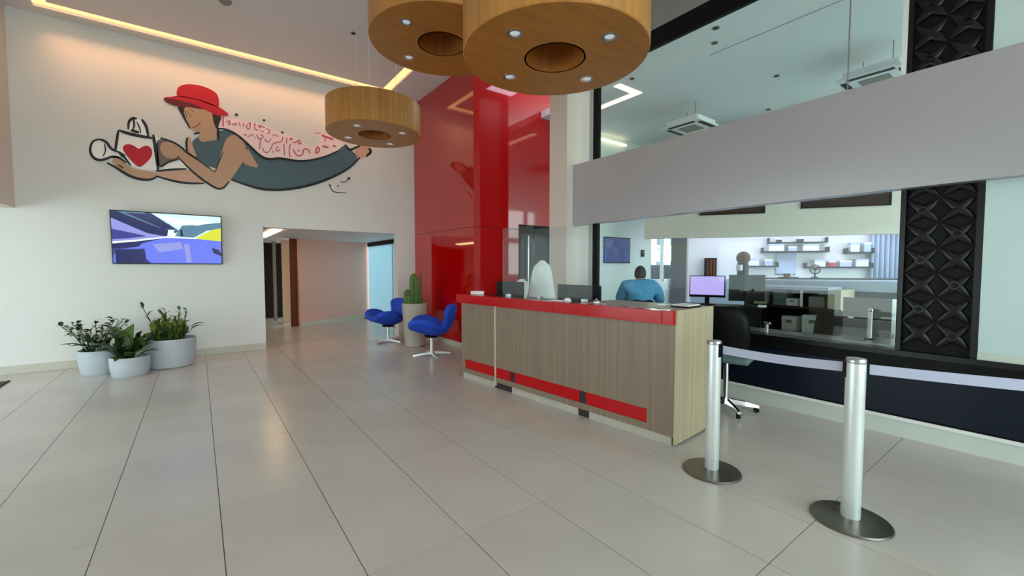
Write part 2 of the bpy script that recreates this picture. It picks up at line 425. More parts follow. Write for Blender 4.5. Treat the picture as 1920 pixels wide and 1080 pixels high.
# ================================================================== PENDANTS
def pendant(loc, label, ang):
    p = thing('drum_pendant', loc, label, 'pendant lamp', 'wooden drum pendants', )
    Rr, H, h = .60, .39, .19
    prof = [(h, 0), (Rr-.006, 0), (Rr, .006), (Rr, H-.006), (Rr-.006, H), (h, H)]
    m = MB().lathe([(Rr-.004, .004), (Rr, .008), (Rr, H-.006), (Rr-.006, H), (Rr-.03, H), (Rr-.03, .02)], (0, 0, 0), 72, close=True)
    m.build('drum_shell', 'wood_drum', p, smooth=True, world=False)
    # underside board with the round opening
    MB().lathe([(h, 0), (Rr-.004, 0), (Rr-.004, .02), (h, .02)], (0, 0, 0), 72, close=True).build('underside', 'wood_under', p, world=False)
    MB().lathe([(h, .0), (h+.012, .0), (h+.012, H-.03), (h, H-.03)], (0, 0, 0), 48, close=True).build('inner_ring', 'wood_hole', p, smooth=True, world=False)
    MB().lathe([(1e-6, H-.03), (Rr-.03, H-.03), (Rr-.03, H-.012), (1e-6, H-.012)], (0, 0, 0), 48).build('top_board', 'wood_hole', p, world=False)
    for k in range(4):
        t = R(ang)+k*math.pi/2; c = (.40*math.cos(t), .40*math.sin(t), 0)
        o = MB().lathe([(.034, -.004), (.048, -.004), (.048, .006), (.034, .006)], c, 24, close=True).build('downlight', 'chrome', p, smooth=True, world=False)
        MB().lathe([(1e-6, -.008), (.02, -.006), (.034, .002), (1e-6, .004)], c, 20).build('bulb', 'lamp_glass', o, smooth=True, world=False)
    for t in (0, 2.1, 4.2):
        c = (.3*math.cos(t), .3*math.sin(t))
        MB().cyl((c[0], c[1], H-.02), (c[0], c[1], ZC+.02-loc[2]), .0025, n=6).build('cable', 'alu', p, world=False)
    return p
pendant((1.93, 2.13, 2.83), 'largest and nearest wooden drum pendant with four silver spots below', 12)
pendant((1.74, 3.36, 3.37), 'middle wooden drum pendant, partly hidden behind the nearest one', 20)
pendant((1.94, 5.68, 3.215), 'small far wooden drum pendant in front of the mural figure\'s feet', 40)

# ================================================================== MURAL (paint on the wall, a millimetre proud)
mu = thing('wall_mural', (.8, WY, 3.5), 'painted mural of a flying person in red hat carrying a heart bag', 'mural')
def za(x, y): return (150+x/4.5, 140+y/4.5)      # the two enlarged views the shapes were read from
def zb(x, y): return (400+x/4.5, 140+y/4.5)
def zc_(x, y): return (160+x/7.713, 210+y/7.713)
def wallpt(px, off): 
    p = ony(px[0], px[1], WY); return Vector((p.x, WY-off, p.z))
def paint(name, shapes, m, layer, it=2, label=None):
    mb = MB(); off = .0012*layer
    for cv, pts in shapes:
        mb.prism([wallpt((q.x, q.y), 0.0) for q in smooth_poly([Vector(cv(*p)) for p in pts], it)], (0, -off, 0))
    o = mb.build(name, m, mu)
    if label: o['label'] = label
    return o
def stroke(mb, cv, pts, wd, off, it=2, taper=False):
    pl = smooth_line([Vector(cv(*p)) for p in pts], it)
    L_, R_ = [], []
    for i, p in enumerate(pl):
        d = (pl[min(i+1, len(pl)-1)]-pl[max(i-1, 0)])
        if d.length < 1e-6: d = Vector((1, 0))
        n = Vector((-d.y, d.x)).normalized(); t = i/(len(pl)-1)
        ww = wd*(.45+.55*math.sin(math.pi*min(max(t, .08), .92))) if taper else wd
        L_.append(p+n*ww/2); R_.append(p-n*ww/2)
    n = len(pl); vs = [wallpt(q, 0) for q in L_]+[wallpt(q, 0) for q in R_]+[wallpt(q, off) for q in L_]+[wallpt(q, off) for q in R_]
    fs = []
    for i in range(n-1):
        fs += [(2*n+i, 2*n+i+1, 3*n+i+1, 3*n+i), (i, 2*n+i, 2*n+i+1, i+1), (n+i, n+i+1, 3*n+i+1, 3*n+i)]
    fs += [(0, n, 3*n, 2*n), (n-1, 3*n-1, 4*n-1, 2*n-1)]
    mb.add(vs, fs)
paint('lettering_cloud', [(zb, [(45,362),(130,355),(300,392),(440,425),(540,480),(660,515),(740,560),(800,600),(860,600),(905,560),(870,497),(960,495),(1100,565),(1112,600),(1040,655),(930,705),(780,735),(700,735),(560,715),(480,720),(410,700),(300,600),(150,510),(35,462)])], 'm_pink', 1)
paint('overalls', [(zb, [(30,480),(110,462),(200,500),(300,590),(400,690),(480,715),(560,700),(650,712),(740,738),(860,715),(960,690),(1050,640),(1110,585),(1165,640),(1235,700),(1150,790),(1000,870),(800,940),(600,972),(420,970),(280,930),(150,885),(60,800),(-100,760),(-170,690),(-195,560),(-80,500)])], 'm_apron', 2)
paint('back_patch', [(zb, [(250,750),(262,690),(285,610),(330,690),(390,790),(320,775)])], 'm_skin', 3, 1)
paint('bag', [(za, [(325,470),(330,480),(400,500),(510,520),(614,538),(635,650),(657,808),(560,802),(460,785),(380,730),(305,640),(315,560)])], 'm_white', 2, 1)
paint('bag_handle', [(za, [(405,465),(412,390),(450,362),(490,372),(540,400),(570,450),(580,525),(500,515)])], 'm_white', 2, 2)
paint('white_glove', [(za, [(82,640),(88,590),(110,558),(160,545),(215,555),(250,605),(300,645),(340,650),(400,690),(330,700),(260,690),(210,722),(150,724),(100,690)])], 'm_white', 2, 2)
paint('bag_corner', [(za, [(612,495),(660,530),(690,560),(640,580),(620,545)])], 'm_white', 2, 2)
paint('wrist_gap', [(za, [(680,800),(760,740),(850,720),(920,790),(900,805),(780,800)])], 'm_white', 2, 2)
paint('heart', [(za, [(358,628),(368,598),(395,586),(430,588),(465,606),(497,630),(525,608),(560,598),(590,608),(612,645),(606,690),(570,735),(520,775),(500,780),(470,765),(420,715),(385,670)])], 'm_hat', 4, 2)
paint('lower_arm', [(za, [(630,828),(780,802),(900,798),(980,830),(1070,912),(990,920),(900,916),(760,892),(640,858)])], 'm_skin2', 3)
paint('lower_hand', [(za, [(262,735),(290,700),(340,712),(380,745),(440,790),(520,808),(645,822),(655,858),(600,886),(500,882),(420,858),(340,805)])], 'm_skin', 4)
paint('upper_hand', [(za, [(640,560),(680,545),(690,530),(780,565),(850,608),(895,655),(850,700),(790,725),(720,740),(670,790),(655,700)])], 'm_grey', 3)
paint('upper_hand_skin', [(za, [(690,560),(780,575),(850,615),(890,660),(840,690),(790,710),(720,700),(670,640)])], 'm_skin', 4)
paint('raised_arm', [(za, [(1210,600),(1240,530),(1300,502),(1370,535),(1404,620),(1395,700),(1340,790),(1270,890),(1235,955),(1185,978),(1090,925),(950,820),(815,690),(835,625),(880,650),(1000,725),(1135,830),(1170,740)])], 'm_skin', 5)
paint('chest_skin', [(za, [(905,530),(930,515),(960,630),(990,705),(930,680),(898,620)])], 'm_skin2', 3, 1)
paint('neck', [(za, [(1005,470),(1100,440),(1165,420),(1168,548),(1100,560),(1003,572)])], 'm_skin', 5, 1)
paint('face', [(za, [(850,300),(880,268),(1000,262),(1060,280),(1130,310),(1175,360),(1165,435),(1110,465),(1020,492),(950,470),(915,420),(870,370)])], 'm_skin', 6)
paint('hair', [(za, [(1115,310),(1200,350),(1172,420),(1158,470),(1135,430),(1120,370)])], 'm_hair', 7, 1)
paint('hair', [(za, [(815,265),(900,262),(870,300),(900,400),(925,450),(895,410),(852,330)])], 'm_hair', 7, 1)
paint('hat_underside', [(za, [(695,200),(760,190),(900,235),(1045,270),(1050,300),(900,270),(830,272),(740,245)])], 'm_hat_dark', 8, 1)
paint('hat_brim', [(za, [(690,194),(760,190),(820,178),(900,188),(1000,210),(1100,245),(1178,275),(1266,338),(1230,354),(1160,348),(1080,310),(990,262),(890,226),(790,208)])], 'm_hat', 9, 2)
paint('hat_crown', [(za, [(815,185),(815,140),(830,105),(870,85),(950,82),(1030,95),(1110,128),(1160,165),(1174,220),(1175,280),(1100,255),(980,210),(900,195)])], 'm_hat', 9, 2)
paint('foot', [(zb, [(1185,650),(1230,600),(1310,605),(1335,640),(1295,690),(1225,712)])], 'm_skin2', 4)
mb = MB()
for cv, pts, wd in [
    (za, [(325,468),(310,560),(298,645)], 4.2), (za, [(328,470),(400,496),(510,520),(612,536)], 4.5), (za, [(618,505),(640,640),(660,808)], 5),
    (za, [(408,462),(410,395),(445,365),(480,372)], 4), (za, [(448,368),(460,420),(448,465)], 3), (za, [(480,400),(505,450),(512,495)], 2), (za, [(430,468),(500,490)], 4), (za, [(520,378),(560,430),(578,525)], 4.2),
    (za, [(160,545),(105,560),(82,630),(100,690),(150,724),(215,715),(270,688),(330,700)], 4), (za, [(160,545),(220,562),(260,625),(300,645)], 4), (za, [(205,580),(220,640),(195,690)], 2), (za, [(300,645),(345,660),(400,730),(430,770)], 3.2),
    (za, [(228,745),(290,775),(350,815),(430,862),(520,886),(600,888),(650,862)], 4), (za, [(272,700),(320,690),(390,745)], 3), (za, [(320,760),(370,790)], 2),
    (za, [(640,815),(780,800),(900,796)], 3), (za, [(640,855),(760,892),(900,918),(1050,918)], 3.2), (za, [(822,690),(950,822),(1090,928),(1190,978),(1260,900)], 3), (za, [(680,532),(780,565),(850,608),(900,655),(990,710)], 2.6), (za, [(1140,825),(1000,722),(890,655)], 1.8), (za, [(1210,650),(1170,740),(1140,820)], 1.6),
    (za, [(905,530),(895,580),(905,650)], 3.5), (za, [(960,500),(1010,490)], 3), (za, [(1165,455),(1165,545)], 4), (za, [(655,575),(655,700),(670,790),(740,735),(830,715)], 3),
    (zb, [(40,455),(110,460),(200,505),(300,595),(400,695),(480,718),(560,702),(740,738),(930,700),(1050,645)], 3.6), (zb, [(150,885),(280,932),(420,972),(600,972),(800,940),(1000,870),(1150,788),(1235,700)], 4), (zb, [(1110,590),(1150,640),(1180,625),(1240,600)], 3.5), (zb, [(1310,620),(1335,650),(1290,690)], 4),
    (za, [(870,350),(905,410),(930,455)], 2.5), (zb, [(975,920),(1000,985),(1050,995),(1120,995)], 1.2), (zb, [(1070,905),(1110,908),(1140,880)], 1.2)]:
    stroke(mb, cv, pts, wd*1.3, .0085, taper=True)
for cv, c, r in [(za, (1320, 338), 2.6), (zb, (428, 385), 2.2), (zb, (582, 488), 2.2), (zb, (1143, 875), 2.4), (zb, (985, 935), 1.6), (zb, (1050, 940), 1.3)]:
    p = cv(*c); stroke(mb, lambda x, y: (x, y), [(p[0]-r, p[1]-.6), (p[0]+r, p[1]+.6)], r*1.5, .0085, 0)
mb.build('outline', 'm_black', mu)['kind'] = 'stuff'
mb = MB()
for cv, pts, wd in [(za, [(945,450),(985,440),(1020,395)], 1.6), (za, [(880,300),(905,350),(885,380)], 1.4), (za, [(930,290),(960,320)], 1.2), (za, [(905,300),(925,345),(950,360)], 1)]:
    stroke(mb, cv, pts, wd, .0095, taper=True)
mb.build('face_lines', 'm_mouth', mu)['kind'] = 'stuff'
mb = MB(); s9 = lambda x, y: (400+x/9.82, 190+y/9.82); s7 = lambda x, y: (500+x/7.2, 220+y/7.2)
for cv, pts, wd in [
    (s9, [(178,285),(180,465)], 3.2), (s9, [(235,385),(300,350),(300,410),(270,430)], 2), (s9, [(300,350),(310,430)], 1.6), (s9, [(345,440),(370,405),(395,430),(380,450)], 1.8), (s9, [(400,400),(425,430),(440,410)], 2), (s9, [(470,390),(500,450),(480,460)], 1.8), (s9, [(540,400),(570,440),(540,470)], 2), (s9, [(610,440),(615,500),(675,520),(680,390)], 2.2), (s9, [(680,390),(610,440)], 1.5),
    (s9, [(760,410),(760,520),(820,530)], 2.2), (s9, [(745,430),(775,405)], 2.2), (s9, [(830,430),(840,490),(890,470),(830,430),(950,490)], 1.8), (s9, [(860,545),(930,560)], 1.6), (s9, [(980,500),(1060,550),(990,600)], 2), (s9, [(560,600),(600,640),(600,600)], 1.8), (s9, [(630,650),(690,630),(720,600),(740,640)], 1.8), (s9, [(760,660),(775,680)], 2),
    (s9, [(800,610),(830,690),(880,700),(930,640),(860,610)], 2.2), (s9, [(870,700),(850,880)], 2.2), (s9, [(950,690),(960,740),(1050,740),(1050,680)], 2), (s9, [(905,850),(930,930),(1000,950),(1060,880),(1100,760),(1270,745),(1280,650)], 2.2), (s9, [(1090,640),(1130,600),(1190,655)], 1.6), (s9, [(1080,940),(1110,920)], 2.5), (s9, [(1190,820),(1140,910),(1200,920),(1230,880)], 2),
    (s9, [(1355,670),(1345,780)], 2.2), (s9, [(1300,780),(1310,1000)], 2.2), (s9, [(1420,780),(1390,900),(1410,1030)], 2.4), (s7, [(350,330),(370,350),(410,320),(440,360),(465,360),(450,310),(410,310)], 2.4), (s7, [(355,430),(390,500),(440,525),(490,500),(490,440),(530,420),(580,450),(580,490)], 2.6), (s7, [(420,440),(440,460)], 3), (s7, [(660,480),(680,380),(725,450),(665,490)], 3), (s7, [(750,400),(790,380),(800,410),(835,400)], 3.4), (s7, [(895,380),(930,395)], 4), (s7, [(745,240),(900,300)], 4), (s7, [(790,260),(790,330)], 1.8), (s7, [(640,212),(730,215)], 1.4)]:
    stroke(mb, cv, pts, wd*.8, .0045)
for c, r in [((1430, 695), 2.4), ]:
    p = s9(*c); stroke(mb, lambda x, y: (x, y), [(p[0]-r, p[1]), (p[0]+r, p[1])], r*1.7, .0045, 0)
mb.build('lettering', 'm_letter', mu)['kind'] = 'stuff'

# ================================================================== TELEVISION
tvw, tvh = 1.36, .80
tv = thing('television', (-.335, WY-.03, 1.52), 'flat television showing a blue and yellow landscape above the plants', 'television')
tv.rotation_euler = (R(7), 0, 0)
MB().box(-tvw/2, tvw/2, -.045, -.005, 0, tvh).build('casing', 'tv_body', tv, bevel=.006, world=False)
for k, (c, e) in dict(tv_a=((96, 112, 224), .62), tv_b=((24, 28, 92), .5), tv_c=((140, 146, 214), .6), tv_d=((190, 224, 236), .7), tv_e=((206, 210, 40), .62), tv_f=((242, 246, 255), .8), tv_g=((86, 128, 150), .55), tv_h=((58, 64, 150), .5)).items():
    mat(k, (20, 20, 24), .15, emit=(lin(c), e))
def scr(mb, pts, layer, mi):
    w_, h_ = tvw-.03, tvh-.03
    mb.prism([(-w_/2+w_*u, -.0452, .015+h_*(1-v)) for u, v in pts], (0, -.0003*layer, 0), mi)
mb = MB()
scr(mb, [(0,0),(1,0),(1,1),(0,1)], 1, 0)
scr(mb, [(.25,0),(1,0),(1,.5),(.6,.46),(.42,.44)], 2, 3)
scr(mb, [(0,0),(.34,0),(.6,.34),(.46,.45),(.3,.4),(0,.14)], 3, 1)
scr(mb, [(.05,0),(.28,0),(.5,.2),(.6,.36),(.4,.28)], 4, 6)
scr(mb, [(.62,.22),(.8,.18),(1,.12),(1,.26),(.86,.3),(.72,.47),(.55,.44)], 4, 6)
scr(mb, [(0,.13),(.3,.4),(.46,.46),(.2,.55),(0,.6)], 4, 2)
scr(mb, [(.74,.48),(.84,.36),(.93,.27),(1,.24),(1,.52),(.86,.5)], 5, 4)
scr(mb, [(0,.585),(.2,.54),(.46,.455),(.75,.46),(.75,.485),(.46,.48),(.2,.57),(0,.62)], 6, 5)
scr(mb, [(.49,.32),(.54,.32),(.55,.44),(.48,.44)], 6, 5)
scr(mb, [(0,.62),(.2,.57),(.42,.5),(.26,.6),(.2,.68),(0,.72)], 5, 1)
scr(mb, [(.02,.74),(.27,.71),(.28,.92),(.32,1),(.02,1)], 6, 1)
scr(mb, [(0,.62),(.2,.57),(.24,.66),(.05,.74),(0,.86)], 4, 7)
scr(mb, [(.63,.6),(.68,.6),(.7,.98),(.65,.98)], 5, 2)
scr(mb, [(.12,.02),(.34,.02),(.56,.3),(.44,.3)], 5, 1)
scr(mb, [(.4,.06),(.7,.1),(.92,.1),(.78,.2),(.56,.2)], 5, 5)
scr(mb, [(.0,.34),(.3,.46),(.12,.52),(0,.54)], 5, 7)
scr(mb, [(.34,.62),(.6,.56),(.62,.7),(.4,.78)], 2, 2)
scr(mb, [(.6,.3),(.62,.3),(.63,.45),(.6,.45)], 7, 1)
scr(mb, [(.9,.66),(.97,.7),(1,.78),(1,.84),(.92,.78)], 5, 1)
mb.build('screen', ['tv_a','tv_b','tv_c','tv_d','tv_e','tv_f','tv_g','tv_h'], tv, world=False)
MB().box(-.2, .2, -.01, .055, .3, .5).build('wall_bracket', 'black', tv, world=False)

# ================================================================== POTTED PLANTS
leaf_cache = {}
def leaf_mesh(kind, m):
    if (kind, m) in leaf_cache: return leaf_cache[(kind, m)]
    ws = {'broad': .22, 'narrow': .17, 'round': .36}[kind]; mb = MB(); n = 7; vs = []
    for i in range(n+1):
        t = i/n; wd = ws*(math.sin(math.pi*min(1, t**.8*.97+.03)))**.85; z = .18*math.sin(t*2.2)-.14*t*t
        for k in (-1, 0, 1): vs.append((k*wd, t, z+abs(k)*wd*.35))
    fs = []
    for i in range(n):
        for k in range(2): a = i*3+k; fs.append((a, a+1, a+4, a+3))
    mb.add(vs, fs); o = mb.build('leaf', m, smooth=True); leaf_cache[(kind, m)] = o.data
    bpy.data.objects.remove(o); return leaf_cache[(kind, m)]
def add_leaf(root, kind, m, pos, az, el, length, roll=0):
    o = bpy.data.objects.new('leaf', leaf_mesh(kind, m)); COL.objects.link(o); o.parent = root
    o.location = pos; o.rotation_euler = (el, roll, az); o.scale = (length,)*3
def potted(name, loc, label, r_top, r_bot, h, sx, leaves):
    p = thing(name, loc, label, 'potted plant', 'grey pots below the television')
    MB().lathe([(1e-6, 0), (r_bot*.94, 0), (r_bot, .012), ((r_bot+r_top)/2+.008, h*.5), (r_top, h-.008), (r_top-.008, h), (r_top-.026, h-.006), (r_top-.03, h-.05), (1e-6, h-.05)], (0, 0, 0), 48, sx, 1).build('pot', 'pot', p, smooth=True, world=False)
    MB().lathe([(1e-6, h-.04), (r_top-.027, h-.05), (r_top-.027, h-.055), (1e-6, h-.055)], (0, 0, 0), 32, sx, 1).build('soil', 'soil', p, smooth=True, world=False)
    leaves(p, h); return p
rnd = random.Random(3)
def stems(p, h, n, rad, hmin, hmax, kind, m, lmin, lmax, el, lean=.25, per=5, tint=None, sx=1.):
    for i in range(n):
        a = rnd.uniform(0, 2*math.pi); b = (rad*sx*math.cos(a)*rnd.uniform(.1, 1), rad*math.sin(a)*rnd.uniform(.1, 1), h-.045)
        H = rnd.uniform(hmin, hmax); t = (b[0]+lean*H*math.cos(a), b[1]+lean*H*math.sin(a), b[2]+H)
        mid = ((b[0]*.7+t[0]*.3), (b[1]*.7+t[1]*.3), b[2]+H*.55)
        MB().tube(smooth_line([b, mid, t], 1), [.006, .0055, .005, .0045, .004][:len(smooth_line([b, mid, t], 1))] if len(smooth_line([b, mid, t], 1)) <= 5 else .005, 6).build('stem', 'leaf_dark', p, world=False, smooth=True)
        for k in range(per):
            s = (k+1)/per; q = Vector(b).lerp(Vector(t), s)
            if s < .6: q = Vector(b).lerp(Vector(mid), s/.6)
            mm = m if tint is None or rnd.random() > tint[1] else tint[0]
            add_leaf(p, kind, mm, q, rnd.uniform(0, 2*math.pi), el+rnd.uniform(-.35, .35), rnd.uniform(lmin, lmax), rnd.uniform(-.4, .4))
def leaves_a(p, h):   # fine speckled foliage
    stems(p, h, 30, .16, .12, .46, 'round', 'leaf_dark', .055, .095, .5, .55, 10, ('leaf_pale', .45))
    for az, el, L in ((1.9, .35, .26), (2.6, .3, .24), (1.2, .2, .22)): add_leaf(p, 'narrow', 'leaf_dark', (-.1, 0, h+.02), az, el, L)
    for (x, z) in ((-.33, .33), (-.3, .08), (-.26, .2)): add_leaf(p, 'narrow', 'leaf_dark', (x+.06, -.05, h+z), 1.7, .2, .13)
def leaves_b(p, h):   # big broad leaves
    for x, y, z, az, el, L in ((-.02, 0, .0, 1.05, 1.15, .46), (.0, .03, .02, -.5, 1.2, .42), (-.04, 0, .05, .5, 1.3, .34), (.06, -.03, .0, -1.3, .6, .3), (-.05, -.05, .0, 2.4, .5, .32), (.03, -.08, .0, 3.5, .35, .3), (.08, 0, .02, -.9, .9, .33), (-.06, .02, .0, 1.6, .7, .34), (0, -.06, -.01, 2.9, .1, .28), (.1, -.02, .0, -2.0, .3, .27)):
        add_leaf(p, 'broad', rnd.choice(('leaf_green', 'leaf_green', 'leaf_dark')), (x-.04, y, h-.03+z), az, el, L*1.1)
        MB().tube([(x*.4, y*.4, h-.05), (x*.8-.02, y*.8, h-.04+z*.5), (x-.04, y, h-.03+z)], .006, 6).build('stem', 'leaf_green', p, world=False)
    for x, y, az, el, L in ((.12, -.06, -1.2, .8, .2), (.1, -.1, -1.9, .6, .2), (.14, .0, -.7, 1., .2)): add_leaf(p, 'round', 'leaf_pale', (x-.02, y, h-.02), az, el, L)
    stems(p, h, 9, .13, .12, .36, 'broad', 'leaf_dark', .11, .17, .6, .4, 5, ('leaf_green', .4))
def leaves_c(p, h):   # low bushy shrub with taller sprigs
    stems(p, h, 34, .25, .10, .24, 'narrow', 'leaf_olive', .10, .17, .75, .15, 7, ('leaf_green', .4), 1.)
    stems(p, h, 9, .2, .26, .46, 'narrow', 'leaf_olive', .09, .14, .7, .12, 7, ('leaf_green', .4), 1.)
    MB().tube([(-.16, 0, h-.05), (-.21, 0, h+.22), (-.3, 0, h+.47)], [.008, .006, .004], 6).build('stem', 'leaf_dark', p, world=False)
    for z, az in ((.25, 1.2), (.33, -1), (.40, 1.5), (.46, .4)): add_leaf(p, 'narrow', 'leaf_dark', (-.21-(z-.22)*.36, 0, h+z), az, .8, .12)
    for az, z in ((-1.5, .14), (-1.2, .1)): add_leaf(p, 'narrow', 'leaf_dark', (.24, -.05, h+z), az, .25, .2)
potted('potted_plant', (-1.13, 8.08, 0), 'round grey pot with fine speckled dark foliage, leftmost of three', .215, .185, .33, 1, leaves_a)
potted('potted_plant', (-.77, 7.70, 0), 'smallest grey pot with big broad green leaves, front of three', .215, .195, .26, 1, leaves_b)
potted('potted_plant', (-.35, 8.07, 0), 'largest grey pot with bushy olive green shrub, rightmost of three', .31, .28, .42, 1, leaves_c)

# tall planter with cactus
pl = thing('cactus_planter', (3.24, 7.42, 0), 'tall beige round planter with cactus between the blue chairs', 'planter')
MB().lathe([(1e-6, 0), (.17, 0), (.185, .015), (.21, .4), (.235, .80), (.225, .805), (.21, .795), (.205, .75), (1e-6, .75)], (0, 0, 0), 48).build('pot', 'planter', pl, smooth=True, world=False)
MB().lathe([(1e-6, .765), (.206, .76), (.206, .752), (1e-6, .752)], (0, 0, 0), 32).build('soil', 'soil', pl, world=False)
def cactus(c, r, h, ribs=9):
    mb = MB(); n = ribs*4; prof = [(.8, 0), (1, .15), (1, .7), (.92, .85), (.7, .95), (.35, 1), (.02, 1.01)]; vs = []
    for s, z in prof:
        for i in range(n):
            t = 2*math.pi*i/n; rr = r*s*(1+.13*math.cos(ribs*t)); vs.append((c[0]+rr*math.cos(t), c[1]+rr*math.sin(t), c[2]+h*z))
    fs = [(j*n+i, j*n+(i+1) % n, (j+1)*n+(i+1) % n, (j+1)*n+i) for j in range(len(prof)-1) for i in range(n)]
    fs.append(tuple((len(prof)-1)*n+i for i in range(n))); mb.add(vs, fs); return mb
cactus((-.03, -.05, .75), .075, .60).build('cactus_stem', 'cactus', pl, world=False, smooth=True)
cactus((-.13, .02, .75), .065, .30).build('cactus_stem', 'cactus', pl, world=False, smooth=True)
cactus((.06, -.06, .75), .05, .33).build('cactus_stem', 'cactus', pl, world=False, smooth=True)
cactus((.14, .03, .75), .022, .62, 6).build('cactus_stem', 'leaf_olive', pl, world=False, smooth=True)
cactus((-.12, -.08, .75), .05, .22).build('cactus_stem', 'cactus', pl, world=False, smooth=True)
cactus((.03, .1, .75), .06, .36).build('cactus_stem', 'cactus', pl, world=False, smooth=True)

# ================================================================== BLUE SWIVEL CHAIRS
def swan_chair(loc, rz, label):
    """faces local +Y"""
    c = thing('swivel_chair', loc, label, 'chair', 'blue swivel chairs by the red wall', rz)
    prof = [(.36, .47), (.30, .465), (.17, .41), (.02, .37), (-.12, .36), (-.235, .41), (-.30, .50), (-.335, .61), (-.365, .72), (-.385, .81), (-.385, .845)]
    wid = [.26, .35, .40, .405, .37, .30, .255, .29, .335, .325, .25]
    rise = [.08, .15, .23, .255, .20, .09, .02, .02, .01, .0, -.02]        # arm roll
    fwd = [0, 0, 0, .0, .03, .08, .09, .10, .13, .13, .09]                 # wings of the back
    nu = 10; vs = []
    for (y, z), wd, rs, fd in zip(prof, wid, rise, fwd):
        for k in range(nu+1):
            u = -1+2*k/nu; q = abs(u)**2.0
            vs.append((u*wd*(1-.06*q), y+fd*q, z+rs*q))
    fs = [(j*(nu+1)+k, j*(nu+1)+k+1, (j+1)*(nu+1)+k+1, (j+1)*(nu+1)+k) for j in range(len(prof)-1) for k in range(nu)]
    o = MB().add(vs, fs).build('shell', 'blue_fabric', c, smooth=True, world=False)
    sd = o.modifiers.new('thick', 'SOLIDIFY'); sd.thickness = .095; sd.offset = 0
    sb = o.modifiers.new('round', 'SUBSURF'); sb.levels = 2; sb.render_levels = 2
    # seat cushion
    vs = []; n = 22
    pad = MB().lathe([(1e-6, .03), (.10, .032), (.2, .024), (.24, .008), (.235, -.012), (1e-6, -.015)], (0, .05, .445), 28, 1.05, 1.0)
    pad.build('seat_cushion', 'blue_fabric', c, smooth=True, world=False)
    MB().lathe([(.10, .30), (.12, .33), (.05, .34), (1e-6, .34)], (0, 0, 0), 24).build('seat_plate', 'black', c, smooth=True, world=False)
    MB().cyl((0, 0, .04), (0, 0, .32), .03, .026, 18).build('column', 'alu', c, smooth=True, world=False)
    for k in range(4):
        t = k*math.pi/2+.35; dx, dy = math.cos(t), math.sin(t)
        def fp(r, wv, z): return (dx*r-dy*wv, dy*r+dx*wv, z)
        mb = MB(); sec = [(.0, .030, .02, .065), (.12, .030, .012, .05), (.28, .026, .004, .028), (.325, .020, .0, .016)]
        vs = []
        for r, wv, z0, z1 in sec: vs += [fp(r, -wv, z0), fp(r, wv, z0), fp(r, wv*.75, z1), fp(r, -wv*.75, z1)]
        fs = [(3, 2, 1, 0)]+[(j*4+i, j*4+(i+1) % 4, (j+1)*4+(i+1) % 4, (j+1)*4+i) for j in range(3) for i in range(4)]+[(12, 13, 14, 15)]
        mb.add(vs, fs).build('foot', 'alu', c, smooth=False, world=False)
    return c
swan_chair((3.12, 6.47, 0), math.atan2(.50, -.87)-math.pi/2, 'blue swivel chair nearer the counter, its side turned to view')
swan_chair((3.0, 8.18, 0), math.atan2(-.15, -.99)-math.pi/2, 'blue swivel chair by the passage, half behind the cactus planter')

# ================================================================== RECEPTION COUNTER (local x = along, away from us; local y = towards the staff side)
P0, P1 = Vector((3.06, 1.935, 0)), Vector((2.80, 4.88, 0))
CU = (P1-P0).normalized(); CL = (P1-P0).length; CN = Vector((CU.y, -CU.x, 0))      # CN points to the staff side (+X)
ct = thing('reception_counter', P0, 'long wood-front reception counter with glossy red edge and red stripe', 'counter', rz=0)
def cb(mb, u0, u1, n0, n1, z0, z1, mi=0):
    mb.obox(CU*u0+CN*n0+Vector((0, 0, z0)), CU*(u1-u0), CN*(n1-n0), (0, 0, z1-z0), mi); return mb
def cpart(name, m, *boxes, bevel=0.):
    mb = MB()
    for b_ in boxes: cb(mb, *b_)
    return mb.build(name, m, ct, bevel=bevel, world=False)
JU = 2.27
cpart('front_panel', 'laminate', (0.0, JU-.004, 0, .03, .255, 1.0), bevel=.002)
cpart('front_panel', 'laminate', (JU+.012, CL, 0, .03, .255, 1.0), bevel=.002)
cpart('front_panel', 'laminate', (0.0, JU-.004, 0, .03, .075, .135), (0.0, .24, 0, .03, .135, .255))
cpart('front_panel', 'laminate', (JU+.012, CL, 0, .03, .075, .135), (CL-.06, CL, 0, .03, .135, .255))
cpart('joint_strip', 'cream', (JU-.004, JU+.012, -.003, .03, .03, 1.0))
for a_, b_ in ((.24, .90), (.98, 1.93), (2.01, CL-.06)):
    cpart('red_stripe', 'red_glass', (a_, b_, .008, .03, .135, .255), bevel=.002)
cpart('stripe_gap', 'dark_gap', (.90, .98, .014, .03, .135, .255))
cpart('stripe_gap', 'dark_gap', (1.93, 2.01, .014, .03, .135, .255))
for a_, b_ in ((.02, .86), (1.0, 1.98), (2.30, CL)):
    cpart('toe_board', 'toe', (a_, b_, .012, .03, 0, .075))
cpart('toe_recess', 'dark_gap', (.86, 1.0, .022, .03, 0, .075))
cpart('toe_recess', 'dark_gap', (1.98, 2.30, .022, .03, 0, .075))
cpart('end_panel', 'laminate_light', (-.02, .0, .0, .66, .02, 1.112), bevel=.002)
cpart('end_panel', 'laminate', (CL, CL+.02, .0, .60, .02, 1.0), bevel=.002)
cpart('red_edge', 'red_glass', (.0, .10, -.028, .12, .995, 1.11), bevel=.003)
cpart('red_edge', 'red_glass', (.103, 1.30, -.028, .12, .995, 1.105), bevel=.003)
cpart('red_edge', 'red_glass', (1.303, CL+.1, -.028, .12, .995, 1.105), bevel=.003)
cpart('top_board', 'taupe_top', (.0, 1.05, .12, .66, 1.07, 1.108), bevel=.002)
cpart('top_board', 'black_gloss', (1.05, CL, .12, .36, 1.07, 1.10), bevel=.002)
cpart('desk_board', 'taupe_top', (.0, CL, .36, .78, .73, .76))
